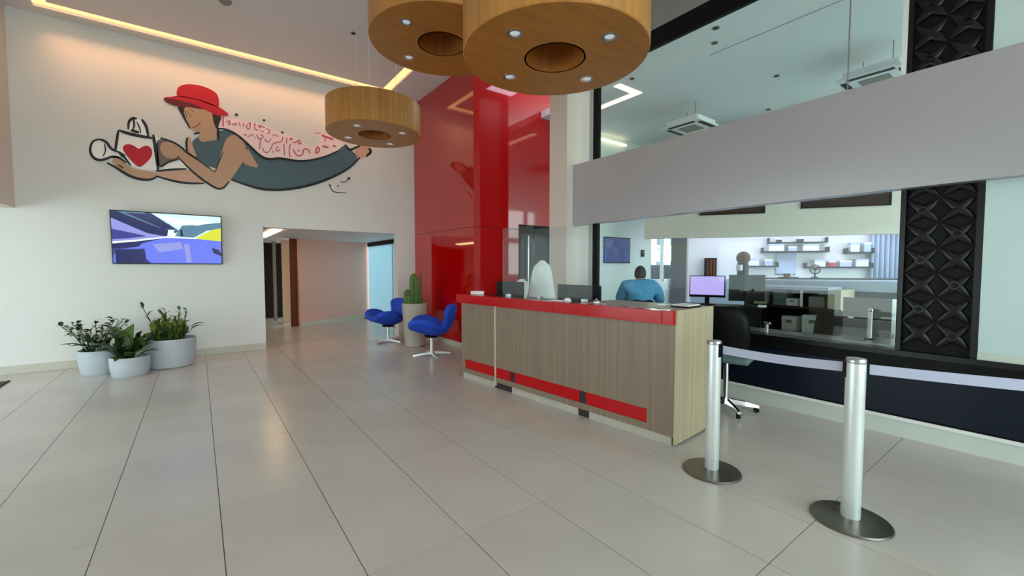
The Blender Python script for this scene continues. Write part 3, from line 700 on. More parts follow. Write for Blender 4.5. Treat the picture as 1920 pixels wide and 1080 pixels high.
cpart('back_panel', 'laminate', (.0, CL, .34, .36, .02, 1.07))
def ctop(u, n, z=1.108): return P0+CU*u+CN*n+Vector((0, 0, z))

# acrylic screens on the counter
def screen_panel(u0, u1, n, z1, label, foot=True):
    t = thing('acrylic_screen', ctop((u0+u1)/2, n, 1.10), label, 'screen', 'clear screens on the counter')
    o = Vector(t.location)
    MB().obox(ctop(u0, n-.004, 1.102), CU*(u1-u0), CN*.008, (0, 0, z1-1.102)).build('sheet', 'acrylic', t)
    for u in (u0+.08, u1-.12): MB().obox(ctop(u, n-.03, 1.10), CU*.04, CN*.06, (0, 0, .03)).build('foot', 'alu', t)
screen_panel(1.02, 1.86, .25, 1.90, 'clear acrylic screen on the counter in front of the beige column')
screen_panel(1.88, 2.42, .25, 1.95, 'narrow clear acrylic screen on the counter in front of the dark door')

# monitors
def monitor(loc, rz, w_, h_, label, front='screen_violet', zc=.28, group=None):
    """screen faces local -Y; loc is the foot centre"""
    t = thing('monitor', loc, label, 'monitor', group, rz)
    MB().box(-w_/2, w_/2, -.012, .022, zc-h_/2, zc+h_/2).build('casing', 'black', t, bevel=.004, world=False)
    MB().box(-w_/2+.012, w_/2-.012, -.0135, -.012, zc-h_/2+.035, zc+h_/2-.012).build('display', front, t, world=False)
    MB().box(-.03, .03, .022, .045, .01, zc).build('stand', 'black', t, world=False)
    MB().box(-.11, .11, -.06, .11, 0, .012).build('base', 'black', t, bevel=.004, world=False)
    return t
ca = math.atan2(CN.y, CN.x)-math.pi/2
monitor(ctop(2.62, .55, .76), ca+math.pi+.15, .46, .30, 'grey-backed monitor at the far end of the counter', 'black_gloss', .36).children[0].data.materials[0] = MATS['grey_plastic']
monitor(ctop(1.45, .56, .76), ca+math.pi-.05, .64, .34, 'wide black monitor seen from behind at the clear counter screen', 'black_gloss', .33)

# small things on the counter
def boxthing(name, o, a_, b_, c_, m, label, cat, bevel=.002):
    ob = MB().obox(o, a_, b_, c_).build(name, m, bevel=bevel); return tag(ob, label, cat)
bk = thing('notebook', ctop(.06, .34, 1.108), 'white open notebook on the near end of the counter', 'notebook')
MB().obox(ctop(.04, .30, 1.108), CU*.17+CN*.02, CN*.24, (0, 0, .012)).build('cover', 'black', bk)
MB().obox(ctop(.045, .305, 1.12), CU*.16+CN*.02, CN*.23, (0, 0, .012)).build('pages', 'paper', bk, bevel=.003)
ph = thing('card_stand', ctop(.30, .40, 1.108), 'small clear card stand with silver foot near the notebook', 'stand')
MB().obox(ctop(.28, .37, 1.108), CU*.09, CN*.07, (0, 0, .012)).build('base', 'alu', ph, bevel=.003)
MB().obox(ctop(.31, .40, 1.12), CU*.008, CN*.07, (0, 0, .15)).build('card_holder', 'acrylic', ph)
boxthing('paper_pad', ctop(1.26, .06, 1.106), CU*.14, CN*.06+CU*.03, (0, 0, .012), 'paper', 'small white paper pad on the red counter edge', 'paper')
ms = thing('computer_mouse', ctop(1.30, .19, 1.102), 'white computer mouse at the foot of the clear screen', 'mouse')
sphere_mb((0, 0, .004), .035, 1.5, 1, .9).build('mouse_shell', 'white', ms, smooth=True, world=False)
boxthing('tissue_box', ctop(2.72, .08, 1.106), CU*.16, CN*.10, (0, 0, .045), 'paper', 'small white box at the far end of the red counter', 'box', .004)
pen = MB().cyl(ctop(.72, .07, 1.112), ctop(.86, .085, 1.112), .005, n=8).build('pen', 'alu', smooth=True); tag(pen, 'silver pen lying on the counter edge', 'pen')
bl = MB().lathe([(1e-6, 0), (.035, 0), (.035, .008), (.03, .02), (.012, .032), (.006, .045), (1e-6, .046)], ctop(.93, .20, 1.108), 24).build('service_bell', 'chrome', smooth=True); tag(bl, 'small chrome desk bell on the counter', 'bell')

# ================================================================== STAFF CHAIRS BEHIND THE COUNTER
def covered_chair(loc, rz, label, ztop, wd, lean):
    """white cloth over a high back; local -Y is the back side"""
    t = thing('covered_chair', loc, label, 'chair', 'white covered chairs behind the counter', rz)
    vs = []; nz, nu = 14, 20; z0 = .45
    for i in range(nz+1):
        s = i/nz; z = z0+(ztop-z0)*s
        hw = wd*(.5*(1-s*.62))*(1 if s < .86 else math.sqrt(max(.03, 1-((s-.86)/.145)**2)))
        th = .075*(1 if s < .9 else math.sqrt(max(.05, 1-((s-.9)/.105)**2)))*(1.35-.5*s)
        for k in range(nu):
            a = 2*math.pi*k/nu; ca_, sa_ = math.cos(a), math.sin(a)
            rip = 1+.05*math.sin(5*a+3*s)*(1-s)
            vs.append((hw*rip*math.copysign(abs(ca_)**.8, ca_)+lean*s, th*rip*sa_-.08*s, z))
    fs = [(j*nu+k, j*nu+(k+1) % nu, (j+1)*nu+(k+1) % nu, (j+1)*nu+k) for j in range(nz) for k in range(nu)]+[tuple(range(nu-1, -1, -1)), tuple(nz*nu+k for k in range(nu))]
    MB().add(vs, fs).build('back_cover', 'white_cloth', t, smooth=True, world=False)
    MB().box(-.24, .24, .0, .46, .42, .50).build('seat', 'black', t, bevel=.02, world=False)
    MB().cyl((0, .2, .1), (0, .2, .42), .03, n=14).build('column', 'chrome', t, smooth=True, world=False)
    for k in range(5):
        a = k*2*math.pi/5; MB().obox((-.02*math.sin(a), .2+.02*math.cos(a)-.0, .05), (.28*math.cos(a), .28*math.sin(a), -.0), (-.035*math.sin(a), .035*math.cos(a), 0), (0, 0, .05)).build('leg', 'black', t, world=False)
        sphere_mb((.27*math.cos(a), .2+.27*math.sin(a), .028), .028).build('castor', 'black', t, smooth=True, world=False)
    return t
p = dep(1012, 530, 6.1); covered_chair((p.x, p.y, 0), -YAW, 'tall narrow white-covered chair back behind the counter', 1.56, .60, .03)
p = dep(978, 545, 7.2); covered_chair((p.x, p.y, 0), -YAW-.2, 'lower white-covered chair back left of the tall one', 1.27, .62, .02)

def star_base(t, r, m, n=5, z=.07, ph=.3):
    for k in range(n):
        a = ph+k*2*math.pi/n; dx, dy = math.cos(a), math.sin(a)
        def fp(rr, wv, zz): return (dx*rr-dy*wv, dy*rr+dx*wv, zz)
        vs = []
        for rr, wv, z0, z1 in ((.02, .024, z, z+.05), (r*.6, .022, z-.012, z+.03), (r, .016, z-.02, z+.004)):
            vs += [fp(rr, -wv, z0), fp(rr, wv, z0), fp(rr, wv*.7, z1), fp(rr, -wv*.7, z1)]
        fs = [(3, 2, 1, 0)]+[(j*4+i, j*4+(i+1) % 4, (j+1)*4+(i+1) % 4, (j+1)*4+i) for j in range(2) for i in range(4)]+[(8, 9, 10, 11)]
        MB().add(vs, fs).build('leg', m, t, world=False)
        MB().cyl(fp(r*.93, -.012, .026), fp(r*.93, .012, .026), .026, n=14).build('castor', 'black', t, world=False, smooth=True)
def office_chair(loc, rz, label, fabric, seat_z=.5, back=(.50, .50), leg='chrome', back_z=.62):
    """faces local +Y"""
    t = thing('office_chair', loc, label, 'chair', None, rz)
    MB().box(-.24, .24, -.24, .26, seat_z-.06, seat_z).build('seat', fabric, t, bevel=.025, world=False)
    w_, h_ = back; vs = []; nu, nz = 8, 8
    for i in range(nz+1):
        s = i/nz; z = back_z+h_*s
        hw = w_/2*(.86+.14*math.sin(math.pi*min(1, s*1.1)))*(1 if s < .85 else 1-.5*(s-.85)/.15)
        for k in range(nu+1):
            u = -1+2*k/nu; vs.append((u*hw, -.25-.06*s+.05*u*u-.03*math.sin(math.pi*s), z))
    fs = [(j*(nu+1)+k, j*(nu+1)+k+1, (j+1)*(nu+1)+k+1, (j+1)*(nu+1)+k) for j in range(nz) for k in range(nu)]
    o = MB().add(vs, fs).build('backrest', fabric, t, smooth=True, world=False); sd = o.modifiers.new('thick', 'SOLIDIFY'); sd.thickness = .045; sd.offset = 0
    MB().obox((-.025, -.31, seat_z-.04), (.05, 0, 0), (0, .02, 0), (0, 0, back_z-seat_z+.2)).box(-.025, .025, -.31, 0, seat_z-.075, seat_z-.055).build('back_support', 'black', t, world=False)
    MB().cyl((0, 0, .08), (0, 0, seat_z-.06), .026, n=16).build('column', leg, t, smooth=True, world=False)
    star_base(t, .30, leg); return t
office_chair((4.33, 2.15, 0), R(-75), 'black office chair with chrome star base behind the counter end', 'office_teal', .58, (.50, .42), 'chrome', .66)
bpy.data.objects['office_chair'].children[1].data.materials[0] = MATS['black']

# ================================================================== QUEUE POSTS
def stanchion(loc, label, rz=0):
    t = thing('queue_post', loc, label, 'queue post', 'silver queue posts with oval feet', rz)
    MB().lathe([(1e-6, 0), (.19, 0), (.194, .006), (.188, .014), (.06, .022), (1e-6, .022)], (0, 0, 0), 48).build('base', 'bronze', t, smooth=True, world=False)
    MB().lathe([(.038, .02), (.041, .03), (.041, .925), (.0405, .93), (1e-6, .93)], (0, 0, 0), 32, 1.15, 1).build('post', 'post_alu', t, smooth=True, world=False)
    MB().lathe([(.042, .915), (.0425, .918), (.0425, .935), (.039, .942), (1e-6, .943)], (0, 0, 0), 32, 1.15, 1).build('cap', 'steel_ledge', t, smooth=True, world=False)
    MB().box(-.05, -.036, -.024, .024, .83, .925).build('belt_slot', 'black', t, world=False, bevel=.003)
    return t
S = [Vector((2.915, 1.535, 0)), Vector((2.981, .75, 0)), Vector((3.62, -.62, 0))]
def dirz(a_, b_): d_ = b_-a_; return math.atan2(d_.y, d_.x)+math.pi
stanchion(S[0], 'silver queue post standing right before the counter end', dirz(S[0], S[1]))
stanchion(S[1], 'nearest silver queue post, standing free on the floor', dirz(S[1], S[0]))
def belt(a_, b_, label, z=.885, hgt=.056):
    d_ = (b_-a_).normalized(); n_ = Vector((-d_.y, d_.x, 0)); mb = MB(); vs = []
    n = 14
    A, B = a_+d_*.045, b_-d_*.045
    for i in range(n+1):
        s = i/n; q = A.lerp(B, s); sag = -.012*math.sin(math.pi*s)
        for nz, zz in ((-.0015, -hgt/2), (.0015, -hgt/2), (.0015, hgt/2), (-.0015, hgt/2)): vs.append(q+n_*nz+Vector((0, 0, z+zz+sag)))
    fs = [(3, 2, 1, 0)]+[(j*4+i, j*4+(i+1) % 4, (j+1)*4+(i+1) % 4, (j+1)*4+i) for j in range(n) for i in range(4)]+[(n*4, n*4+1, n*4+2, n*4+3)]
    t = thing('queue_belt', (A.x, A.y, z), label, 'belt', 'grey queue belts')
    MB().add(vs, fs).build('webbing', 'belt_fabric', t)
    for q, sgn in ((A, 1), (B, -1)):
        MB().obox(q-n_*.006-Vector((0, 0, hgt/2+.004-z))+(d_*-.006 if sgn > 0 else -d_*.014), d_*.02, n_*.012, (0, 0, hgt+.008)).build('clip', 'black', t)
belt(S[0], S[1], 'grey belt stretched between the two queue posts')
belt(S[1], S[2], 'grey belt running from the nearest queue post to the right')
stanchion(S[2], 'silver queue post beyond the right edge holding the belt end', dirz(S[2], S[1]))

# ================================================================== LATTICE SCREEN
ls = thing('lattice_screen', (GX, .71, .745), 'tall black ornamental screen of leaf-shaped petals in the glazed wall', 'screen')
LY0, LY1 = .475, .955
MB().box(GX+.06, GX+.075, LY0, LY1, .745, ZO).build('backing', 'black', ls)
for a_, b_ in ((LY0, LY0+.035), (LY1-.035, LY1)): MB().box(GX+.02, GX+.075, a_, b_, .745, ZO).build('side_rail', 'black_gloss', ls)
pet = None; cell = (LY1-LY0-.07)/2
def petal_mesh():
    L_, W_ = cell*1.06, cell*.19; mb = MB(); n = 12; k_ = 6; vs = []
    for i in range(n+1):
        t = i/n; wd = W_*math.sin(math.pi*max(.015, min(.985, t)))**.9; y = (t-.5)*L_*1.28
        for j in range(k_+1):
            a_ = math.pi*j/k_; vs.append((-.016*math.sin(a_)*math.sin(math.pi*max(.05, min(.95, t)))-.001, y, -wd*math.cos(a_)))
    fs = [(j*(k_+1)+k, j*(k_+1)+k+1, (j+1)*(k_+1)+k+1, (j+1)*(k_+1)+k) for j in range(n) for k in range(k_)]
    o = mb.add(vs, fs).build('petal', 'black_gloss', smooth=True); me = o.data; bpy.data.objects.remove(o); return me
pme = petal_mesh()
z = .80; row = 0
while z < ZO-cell*.4:
    for col in range(2):
        cy_ = LY0+.035+cell*(col+.5); cz = z+cell*.5
        for sgn in (1, -1):
            o = bpy.data.objects.new('petal', pme); COL.objects.link(o); o.parent = ls
            o.location = (.045, cy_-.71, cz-.745); o.rotation_euler = (R(45)*sgn, R(4), R(9))
        if (row+col) % 2 == 0:
            q = MB()
            for k in range(14):
                pass
            q.lathe([(.022, -.004), (.032, -.004), (.032, .004), (.022, .004)], (0, 0, 0), 20, close=True)
            o = q.build('ring', 'black_gloss', ls, smooth=True, world=False); o.rotation_euler = (0, R(90), 0); o.location = (.02, cy_-.71, cz-.745)
    z += cell; row += 1

# ================================================================== OFFICE BEYOND THE GLASS
# ceiling cassettes hung on rods
def cassette(px, py, label):
    p = onz(px, py, ZO); t = thing('air_conditioner', (p.x, p.y, ZO-.42), label, 'air conditioner', 'ceiling cassettes in the office')
    MB().box(-.30, .30, -.30, .30, .07, .17).build('housing', 'white', t, bevel=.03, world=False)
    MB().box(-.36, .36, -.36, .36, .04, .07).build('front_panel', 'white', t, bevel=.012, world=False)
    MB().box(-.16, .16, -.16, .16, .032, .042).build('intake_grille', 'office_grey', t, world=False)
    for a_ in range(4):
        o = MB().box(-.24, .24, -.33, -.26, .034, .042).build('louvre', 'dark_gap', t, world=False); o.rotation_euler = (0, 0, a_*math.pi/2)
    for sx, sy in ((-.2, -.2), (.2, .2)): MB().cyl((sx, sy, .165), (sx, sy, .415), .006, n=6).build('rod', 'grey_plastic', t, world=False)
    return t
cassette(1296, 200, 'white ceiling cassette unit far back in the office')
cassette(1646, 96, 'white ceiling cassette unit beside the black ornamental screen')
# corner of a lit cove in the office ceiling
c5 = thing('cove_light', (5.9, 4.6, ZO), 'pale light strip bent in a corner behind the upper glazing', 'cove light')
MB().box(5.32, 5.88, 4.38, 4.50, ZO-.012, ZO+.002).build('light_strip', 'cove_led_b', c5)
MB().box(5.76, 5.88, 4.50, 5.45, ZO-.012, ZO+.002).build('light_strip', 'cove_led_b', c5)
c6 = tag(MB().box(6.85, 7.75, 6.16, 6.22, ZO-.14, ZO-.10).build('wall_light', 'cove_led_b'), 'short pale light strip high on the office end wall', 'wall light')
struct('trim_8', MB().box(5.585, 5.595, 1.0, 3.1, ZO-.003, ZO+.001), 'grey_plastic')
def spot(p, label, cat='spotlight'):
    t = thing('ceiling_spot', p, label, cat)
    MB().lathe([(.03, 0), (.042, 0), (.042, -.008), (.03, -.008)], (0, 0, 0), 20, close=True).build('ring', 'grey_plastic', t, world=False)
    MB().lathe([(1e-6, -.001), (.03, -.001), (.03, -.004), (1e-6, -.004)], (0, 0, 0), 20).build('lens', 'black', t, world=False)
for (u, v, lb) in ((1342, 52, 'upper of two small dark spots near the black header'), (1340, 80, 'lower of two small dark spots near the black header'), (1456, 142, 'small dark spot in mid office ceiling'), (1440, 205, 'small dark spot just above the grey fascia'), (1185, 147, 'small dark spot above the lit cove corner')):
    p = onz(u, v, ZO); spot((p.x, p.y, ZO), lb)
p = onz(663, 62, ZC+.02); spot((p.x, p.y, ZC+.02), 'small dark spot alone in the lobby ceiling')
p = onz(422, 1, ZC+.02); sd_ = thing('smoke_detector', (p.x, p.y, ZC+.02), 'round grey smoke detector at the top edge of the lobby ceiling', 'detector')
MB().lathe([(1e-6, -.05), (.04, -.048), (.06, -.03), (.075, -.012), (.08, 0), (1e-6, 0)], (0, 0, 0), 28).build('body', 'grey_plastic', sd_, smooth=True, world=False)

# vent grilles on the header wall
def vent(u0, u1, v0, v1, label):
    a_ = onpl(u0, v1, HA, HN); b_ = onpl(u1, v1, HA, HN); t_ = onpl((u0+u1)/2, v0, HA, HN)
    z0 = (a_.z+b_.z)/2-.02; z1 = z0+max(.22, t_.z-z0+.2); a_.z = b_.z = z0; D = b_-a_; n_ = -HN
    t = thing('vent_grille', a_, label, 'vent', 'dark vents on the office header')
    MB().obox(a_+n_*.001, D, n_*.01, (0, 0, z1-z0)).build('backing', 'dark_gap', t)
    dd = D.normalized(); e = .02
    MB().obox(a_+n_*.011, D, n_*.02, (0, 0, e)).obox(a_+n_*.011+Vector((0, 0, z1-z0-e)), D, n_*.02, (0, 0, e)).obox(a_+n_*.011, dd*e, n_*.02, (0, 0, z1-z0)).obox(b_+n_*.011-dd*e, dd*e, n_*.02, (0, 0, z1-z0)).build('frame', 'black', t)
    k = int((z1-z0-.05)/.035)
    for i in range(k): MB().obox(a_+n_*.012+dd*e+Vector((0, 0, .03+i*.035)), D-dd*2*e, n_*.014, (0, 0, .010)).build('slat', 'brown_door', t)
vent(1312, 1434, 388, 400, 'narrow dark vent under the fascia, left of two')
vent(1502, 1670, 362, 386, 'longer dark vent under the fascia, right of two')

# poster, switch, window view
t = thing('poster', ony(1155, 470, 6.25), 'dark blue poster on the pale office wall behind the seated person', 'poster')
a_, b_ = ony(1131, 493, 6.25), ony(1180, 447, 6.25)
MB().box(a_.x, b_.x, 6.22, 6.246, a_.z, b_.z).build('board', 'poster_blue', t)
MB().box(a_.x, b_.x, 6.212, 6.221, a_.z, a_.z+.02).box(a_.x, b_.x, 6.212, 6.221, b_.z-.02, b_.z).build('edge', 'shelf_dark', t)
p = ony(1204, 475, 6.25); q = thing('wall_intercom', (p.x, 6.25, p.z-.08), 'small black intercom on the pale office wall', 'intercom')
MB().box(-.05, .05, -.03, 0, 0, .16).build('body', 'black', q, bevel=.006, world=False)
MB().box(-.03, .03, -.032, -.03, .09, .13).build('speaker', 'grey_plastic', q, world=False)
wn = struct('window_4', MB().box(8.78, 8.84, 6.26, 6.33, 1.14, 2.2).box(9.30, 9.35, 6.26, 6.33, 1.14, 2.2).box(9.89, 9.95, 6.26, 6.33, 1.14, 2.2).box(8.78, 9.95, 6.26, 6.33, 1.14, 1.18), 'alu')
MB().box(8.84, 9.89, 6.29, 6.297, 1.18, 2.2).build('pane', 'pane', wn)
bd = thing('apartment_building', (18.6, 13, 0), 'white building with small windows outside the office window', 'building')
MB().box(-2.6, 2.4, 0, 3, 0, 6).build('wall', 'building_white', bd, world=False)
for i in range(4):
    for j in range(3): MB().box(-2.2+i*1.2, -1.6+i*1.2, -.03, .0, .9+j*1.5, 1.8+j*1.5).build('window', 'building_dark', bd, world=False)
MB().box(-2.7, 2.5, -.25, 0, 2.45, 2.6).build('balcony', 'building_white', bd, world=False)
cr = thing('parked_car', (12.5, 8.4, 0), 'dark blue car roof seen through the office window', 'car'); cr.scale = (1, 1, 1.12)
MB().add([(-1.6,-.8,.45),(1.6,-.8,.45),(1.6,.8,.45),(-1.6,.8,.45),(-1.55,-.78,.95),(1.55,-.78,.95),(1.55,.78,.95),(-1.55,.78,.95)], [(0,3,2,1),(4,5,6,7),(0,1,5,4),(1,2,6,5),(2,3,7,6),(3,0,4,7)]).build('body', 'building_dark', cr, bevel=.1, world=False, smooth=True)
MB().add([(-1.1,-.7,.9),(1.1,-.7,.9),(1.1,.7,.9),(-1.1,.7,.9),(-.8,-.6,1.4),(.7,-.6,1.4),(.7,.6,1.4),(-.8,.6,1.4)], [(0,3,2,1),(4,5,6,7),(0,1,5,4),(1,2,6,5),(2,3,7,6),(3,0,4,7)]).build('cabin', 'navy', cr, bevel=.06, world=False, smooth=True)
for sx in (-1, 1):
    for sy in (-.7, .7): MB().cyl((sx, sy-.1, .32), (sx, sy+.1, .32), .32, n=24).build('wheel', 'black', cr, world=False, smooth=True)

# lavender partition between the two window bays
a_, b_ = onpl(1258, 500, HA-HN*.06, HN), onpl(1287, 500, HA-HN*.06, HN); a_.z = b_.z = 0
pt = thing('partition', a_, 'grey-lavender partition panel under the office header', 'partition')
MB().obox(a_, b_-a_, HN*.05, (0, 0, 2.05)).build('panel', 'lavender', pt)
MB().obox(b_, HD*.03, HN*.06, (0, 0, 2.05)).build('post', 'white', pt)
MB().obox(a_-HN*.004+Vector((0, 0, 1.55)), b_-a_, HN*.004, (0, 0, .4)).build('upper_panel', 'office_grey', pt)

# bright back room: wall with shelves
BN = 2.2; BO = HA+HN*BN
rw = struct('wall_back_room', MB().obox(BO+HD*.62, HD*(HL+1.6), HN*.1, (0, 0, 2.8)), 'white')
struct('ceiling_back_room', MB().obox(HA+HN*.12+HD*.62+Vector((0, 0, 2.7)), HD*(HL+1.6), HN*(BN-.1), (0, 0, .05)), 'white')
pn = thing('added_light_panel', HA+HD*2.6+HN*1.2+Vector((0, 0, 2.66)), 'added glowing panel, out of view, that lights the back room', 'ceiling light')  # unseen source put in to make the back room bright
MB().obox(HA+HD*.9+HN*.8+Vector((0, 0, 2.66)), HD*3.8, HN*.7, (0, 0, .03)).build('glow_plate', 'added_panel_glow', pn)
SP = HA+HN*(BN-.02)
def bpt(u, v, n_=0.): return onpl(u, v, HA+HN*(BN-n_), HN)
def shelf(u0, u1, v, label, depth=.24, th=.035):
    a_, b_ = bpt(u0, v), bpt(u1, v); z_ = (a_.z+b_.z)/2; a_.z = b_.z = z_
    t = thing('wall_shelf', a_, label, 'shelf', 'dark shelves in the back room')
    MB().obox(a_-HN*depth, b_-a_, HN*depth, (0, 0, th)).build('board', 'shelf_dark', t)
    for q in (a_, b_-HD*.02): MB().obox(q-HN*(depth-.01), HD*.02, HN*(depth-.02), (0, 0, .12)).build('bracket', 'shelf_dark', t)
    return a_, b_, z_+th
def box_on(sh, s, w_, h_, m, label, cat='box'):
    a_, b_, z_ = sh; o = a_.lerp(b_, s)-HN*.2; o.z = z_
    t = thing('storage_box', o, label, cat, 'boxes on the back room shelves')
    MB().obox(o, HD*w_, HN*.16, (0, 0, h_)).build('box_body', m, t)
    MB().obox(o-HD*.004-HN*.004+Vector((0, 0, h_*.78)), HD*(w_+.008), HN*.168, (0, 0, h_*.24)).build('lid', 'office_blue' if m == 'white' else 'white', t)
sh1 = shelf(1426, 1548, 474, 'long dark shelf high in the back room')
sh2 = shelf(1438, 1548, 456, 'thin topmost dark shelf in the back room', .16, .02)
sh3 = shelf(1505, 1628, 503, 'dark shelf with small boxes right of the printer')
sh4 = shelf(1580, 1630, 476, 'short dark shelf at upper right of the back room')
sh5 = shelf(1393, 1455, 501, 'short dark shelf left of the pale board')
for sh, nm, arr in ((sh1, 'upper shelf', ((.1, .3, .16, 'white'), (.4, .16, .1, 'office_blue'), (.62, .3, .14, 'white'))), (sh3, 'middle shelf', ((.14, .2, .15, 'white'), (.36, .12, .12, 'red_box'), (.52, .22, .13, 'office_blue'), (.76, .22, .16, 'white'))), (sh4, 'short right shelf', ((.15, .16, .2, 'white'), (.65, .12, .2, 'office_blue'))), (sh5, 'short left shelf', ((.08, .24, .16, 'white'), (.6, .16, .14, 'office_blue'))), (sh2, 'topmost shelf', ((.15, .08, .07, 'shelf_dark'), (.5, .1, .08, 'shelf_dark')))):
    for i, (s, w_, h_, m_) in enumerate(arr):
        col = {'white': 'white', 'office_blue': 'pale blue', 'red_box': 'red', 'shelf_dark': 'dark'}[m_]
        box_on(sh, s, w_, h_, m_, '%s box on the %s, %s from left' % (col, nm, ('first', 'second', 'third', 'fourth')[i]))
# pale board, curtain, cabinet door, long dark ledge, little machine
a_, b_ = bpt(1455, 515, .03), bpt(1493, 475, .03)
bo = thing('whiteboard', a_, 'pale blue whiteboard on the back room wall', 'whiteboard')
MB().obox(a_, HD*((b_-a_).dot(HD)), HN*.02, (0, 0, b_.z-a_.z)).build('board', 'office_blue', bo)
MB().obox(a_-HN*.005, HD*((b_-a_).dot(HD)), HN*.03, (0, 0, .02)).build('tray', 'shelf_dark', bo)
a_, b_ = bpt(1632, 500, .1), bpt(1676, 500, .1); cu = thing('curtain', Vector((a_.x, a_.y, .9)), 'pale lavender pleated curtain at the right of the back room', 'curtain')
D = b_-a_; mb = MB(); vs = []; n = 48
for i in range(n+1):
    q = a_+D*(i/n)*1.5-HN*(.05*math.sin(i*.9)); vs += [(q.x, q.y, .9), (q.x, q.y, 2.5)]
mb.add(vs, [(2*i, 2*i+2, 2*i+3, 2*i+1) for i in range(n)]); o = mb.build('fabric', 'office_blue', cu, smooth=True); sd = o.modifiers.new('thick', 'SOLIDIFY'); sd.thickness = .006
MB().obox(Vector((a_.x, a_.y, 2.5))-HN*.02, D*1.5, HN*.03, (0, 0, .03)).build('rail', 'white', cu)
a_, b_ = bpt(1320, 520, .03), bpt(1342, 484, .03); dk = thing('wall_cabinet', a_, 'small dark cabinet with slatted door in the back room', 'cabinet')
Wd = HD*((b_-a_).dot(HD)); MB().obox(a_-HN*.2, Wd, HN*.22, (0, 0, b_.z-a_.z)).build('body', 'black', dk)
for i in range(3): MB().obox(a_-HN*.21+Wd*(.12+.28*i), Wd*.2, HN*.01, (0, 0, (b_.z-a_.z)*.94)).build('slat', 'brown_door', dk)
a_, b_ = onpl(1371, 520, HA+HN*.5, HN), onpl(1676, 524, HA+HN*.5, HN); z_ = 1.22; a_.z = b_.z = z_
lg = thing('long_ledge', a_, 'long dark-edged ledge under the back room window', 'ledge')
MB().obox(a_-HN*.2, (b_-a_)*1.05, HN*.45, (0, 0, .04)).build('board', 'shelf_dark', lg)
MB().obox(a_-HN*.14-Vector((0, 0, z_)), (b_-a_)*1.05, HN*.3, (0, 0, z_)).build('support', 'office_blue', lg)
def pix(u, v, n_): return onpl(u, v, HA+HN*n_, HN)
p = pix(1392, 517, .5); mc = thing('coffee_machine', Vector((p.x, p.y, z_+.04)), 'black coffee machine with round hopper on the long ledge', 'coffee machine')
MB().box(-.12, .12, -.12, .12, 0, .05).build('base', 'black', mc, bevel=.01, world=False)
MB().box(-.08, .10, -.08, .08, .05, .30).build('body', 'black', mc, bevel=.02, world=False)
sphere_mb((.02, 0, .40), .13).build('hopper', 'brown_door', mc, smooth=True, world=False)
MB().box(-.17, -.08, -.05, .05, .14, .26).build('dispenser', 'alu', mc, bevel=.01, world=False)
p = pix(1528, 514, .5); pr_ = thing('desk_fan', Vector((p.x, p.y, z_+.04)), 'small dark desk fan on the long ledge', 'fan')
MB().lathe([(1e-6, 0), (.07, 0), (.06, .02), (.015, .03), (.012, .12), (1e-6, .12)], (0, 0, 0), 20).build('foot', 'black', pr_, world=False, smooth=True)
o = MB().lathe([(.085, -.02), (.095, 0), (.085, .02), (.075, 0)], (0, 0, 0), 28, close=True).lathe([(1e-6, -.02), (.025, -.02), (.025, .02), (1e-6, .02)], (0, 0, 0), 12).build('cage', 'shelf_dark', pr_, world=False); o.location = (0, 0, .17); o.rotation_euler = (R(80), 0, R(-55))
for i in range(4):
    o2 = MB().box(-.02, .02, .02, .08, -.003, .003).build('blade', 'grey_plastic', o, world=False); o2.rotation_euler = (0, 0, i*math.pi/2)
p = pix(1478, 515, .45); bw = thing('tray', Vector((p.x, p.y, z_+.04)), 'low dark tray of cups on the long ledge', 'tray')
MB().box(-.22, .22, -.1, .1, 0, .02).build('tray_board', 'black', bw, world=False, bevel=.005)
for i in range(3): MB().lathe([(1e-6, .02), (.03, .02), (.038, .09), (.034, .09), (.028, .03), (1e-6, .03)], (-.13+.12*i, 0, 0), 18).build('cup', 'brown_door' if i < 2 else 'white', bw, world=False, smooth=True)

# desks and hutch in the office
def slab(mb, x0, x1, y0, y1, z0, z1): return mb.box(x0, x1, y0, y1, z0, z1)
dsk = thing('office_desk', (5.6, 2.7, 0), 'dark desk along the inside of the glazed wall', 'desk')
MB().box(5.03, 5.38, 1.5, 3.3, .70, .74).build('top', 'steel_ledge', dsk)
MB().box(5.05, 5.36, 3.24, 3.28, .004, .70).build('end_panel', 'black', dsk); MB().box(5.05, 5.36, 1.52, 1.56, .004, .70).build('end_panel', 'black', dsk)
MB().box(5.05, 5.08, 1.56, 3.24, .15, .70).build('modesty_panel', 'black', dsk)
dsk2 = thing('steel_counter', (5.3, 1.0, 0), 'polished steel counter behind the glass beside the ornamental screen', 'counter')
MB().box(5.03, 5.5, .4, 1.49, .70, .755).build('top', 'steel_ledge', dsk2, bevel=.004); MB().box(5.05, 5.45, .45, 1.45, .004, .70).build('body', 'black', dsk2)
# raised black desk with the monitors
p1, p2 = dep(1290, 574, 6.0), dep(1405, 574, 5.6)
dk3 = thing('work_table', Vector((p1.x, p1.y, 0)), 'black work table carrying two monitors in the office', 'desk')
e1 = Vector((p2.x-p1.x, p2.y-p1.y, 0)); eL = e1.length; e1.normalize(); e2 = Vector((-e1.y, e1.x, 0)); e2 = e2 if e2.dot(Vector((1, 1, 0))) > 0 else -e2
zt = .93; o = Vector((p1.x, p1.y, 0))-e1*.15
MB().obox(o+Vector((0, 0, zt-.03)), e1*(eL+.3), e2*.5, (0, 0, .03)).build('top', 'black', dk3)
MB().obox(o+e1*.02+e2*.03, e1*(eL+.24), e2*.03, (0, 0, zt-.03)).build('front_board', 'black', dk3)
for s in (.02, eL+.24): MB().obox(o+e1*s+e2*.04, e1*.04, e2*.42, (0, 0, zt-.03)).build('leg', 'black', dk3)
az = math.atan2(e1.y, e1.x)
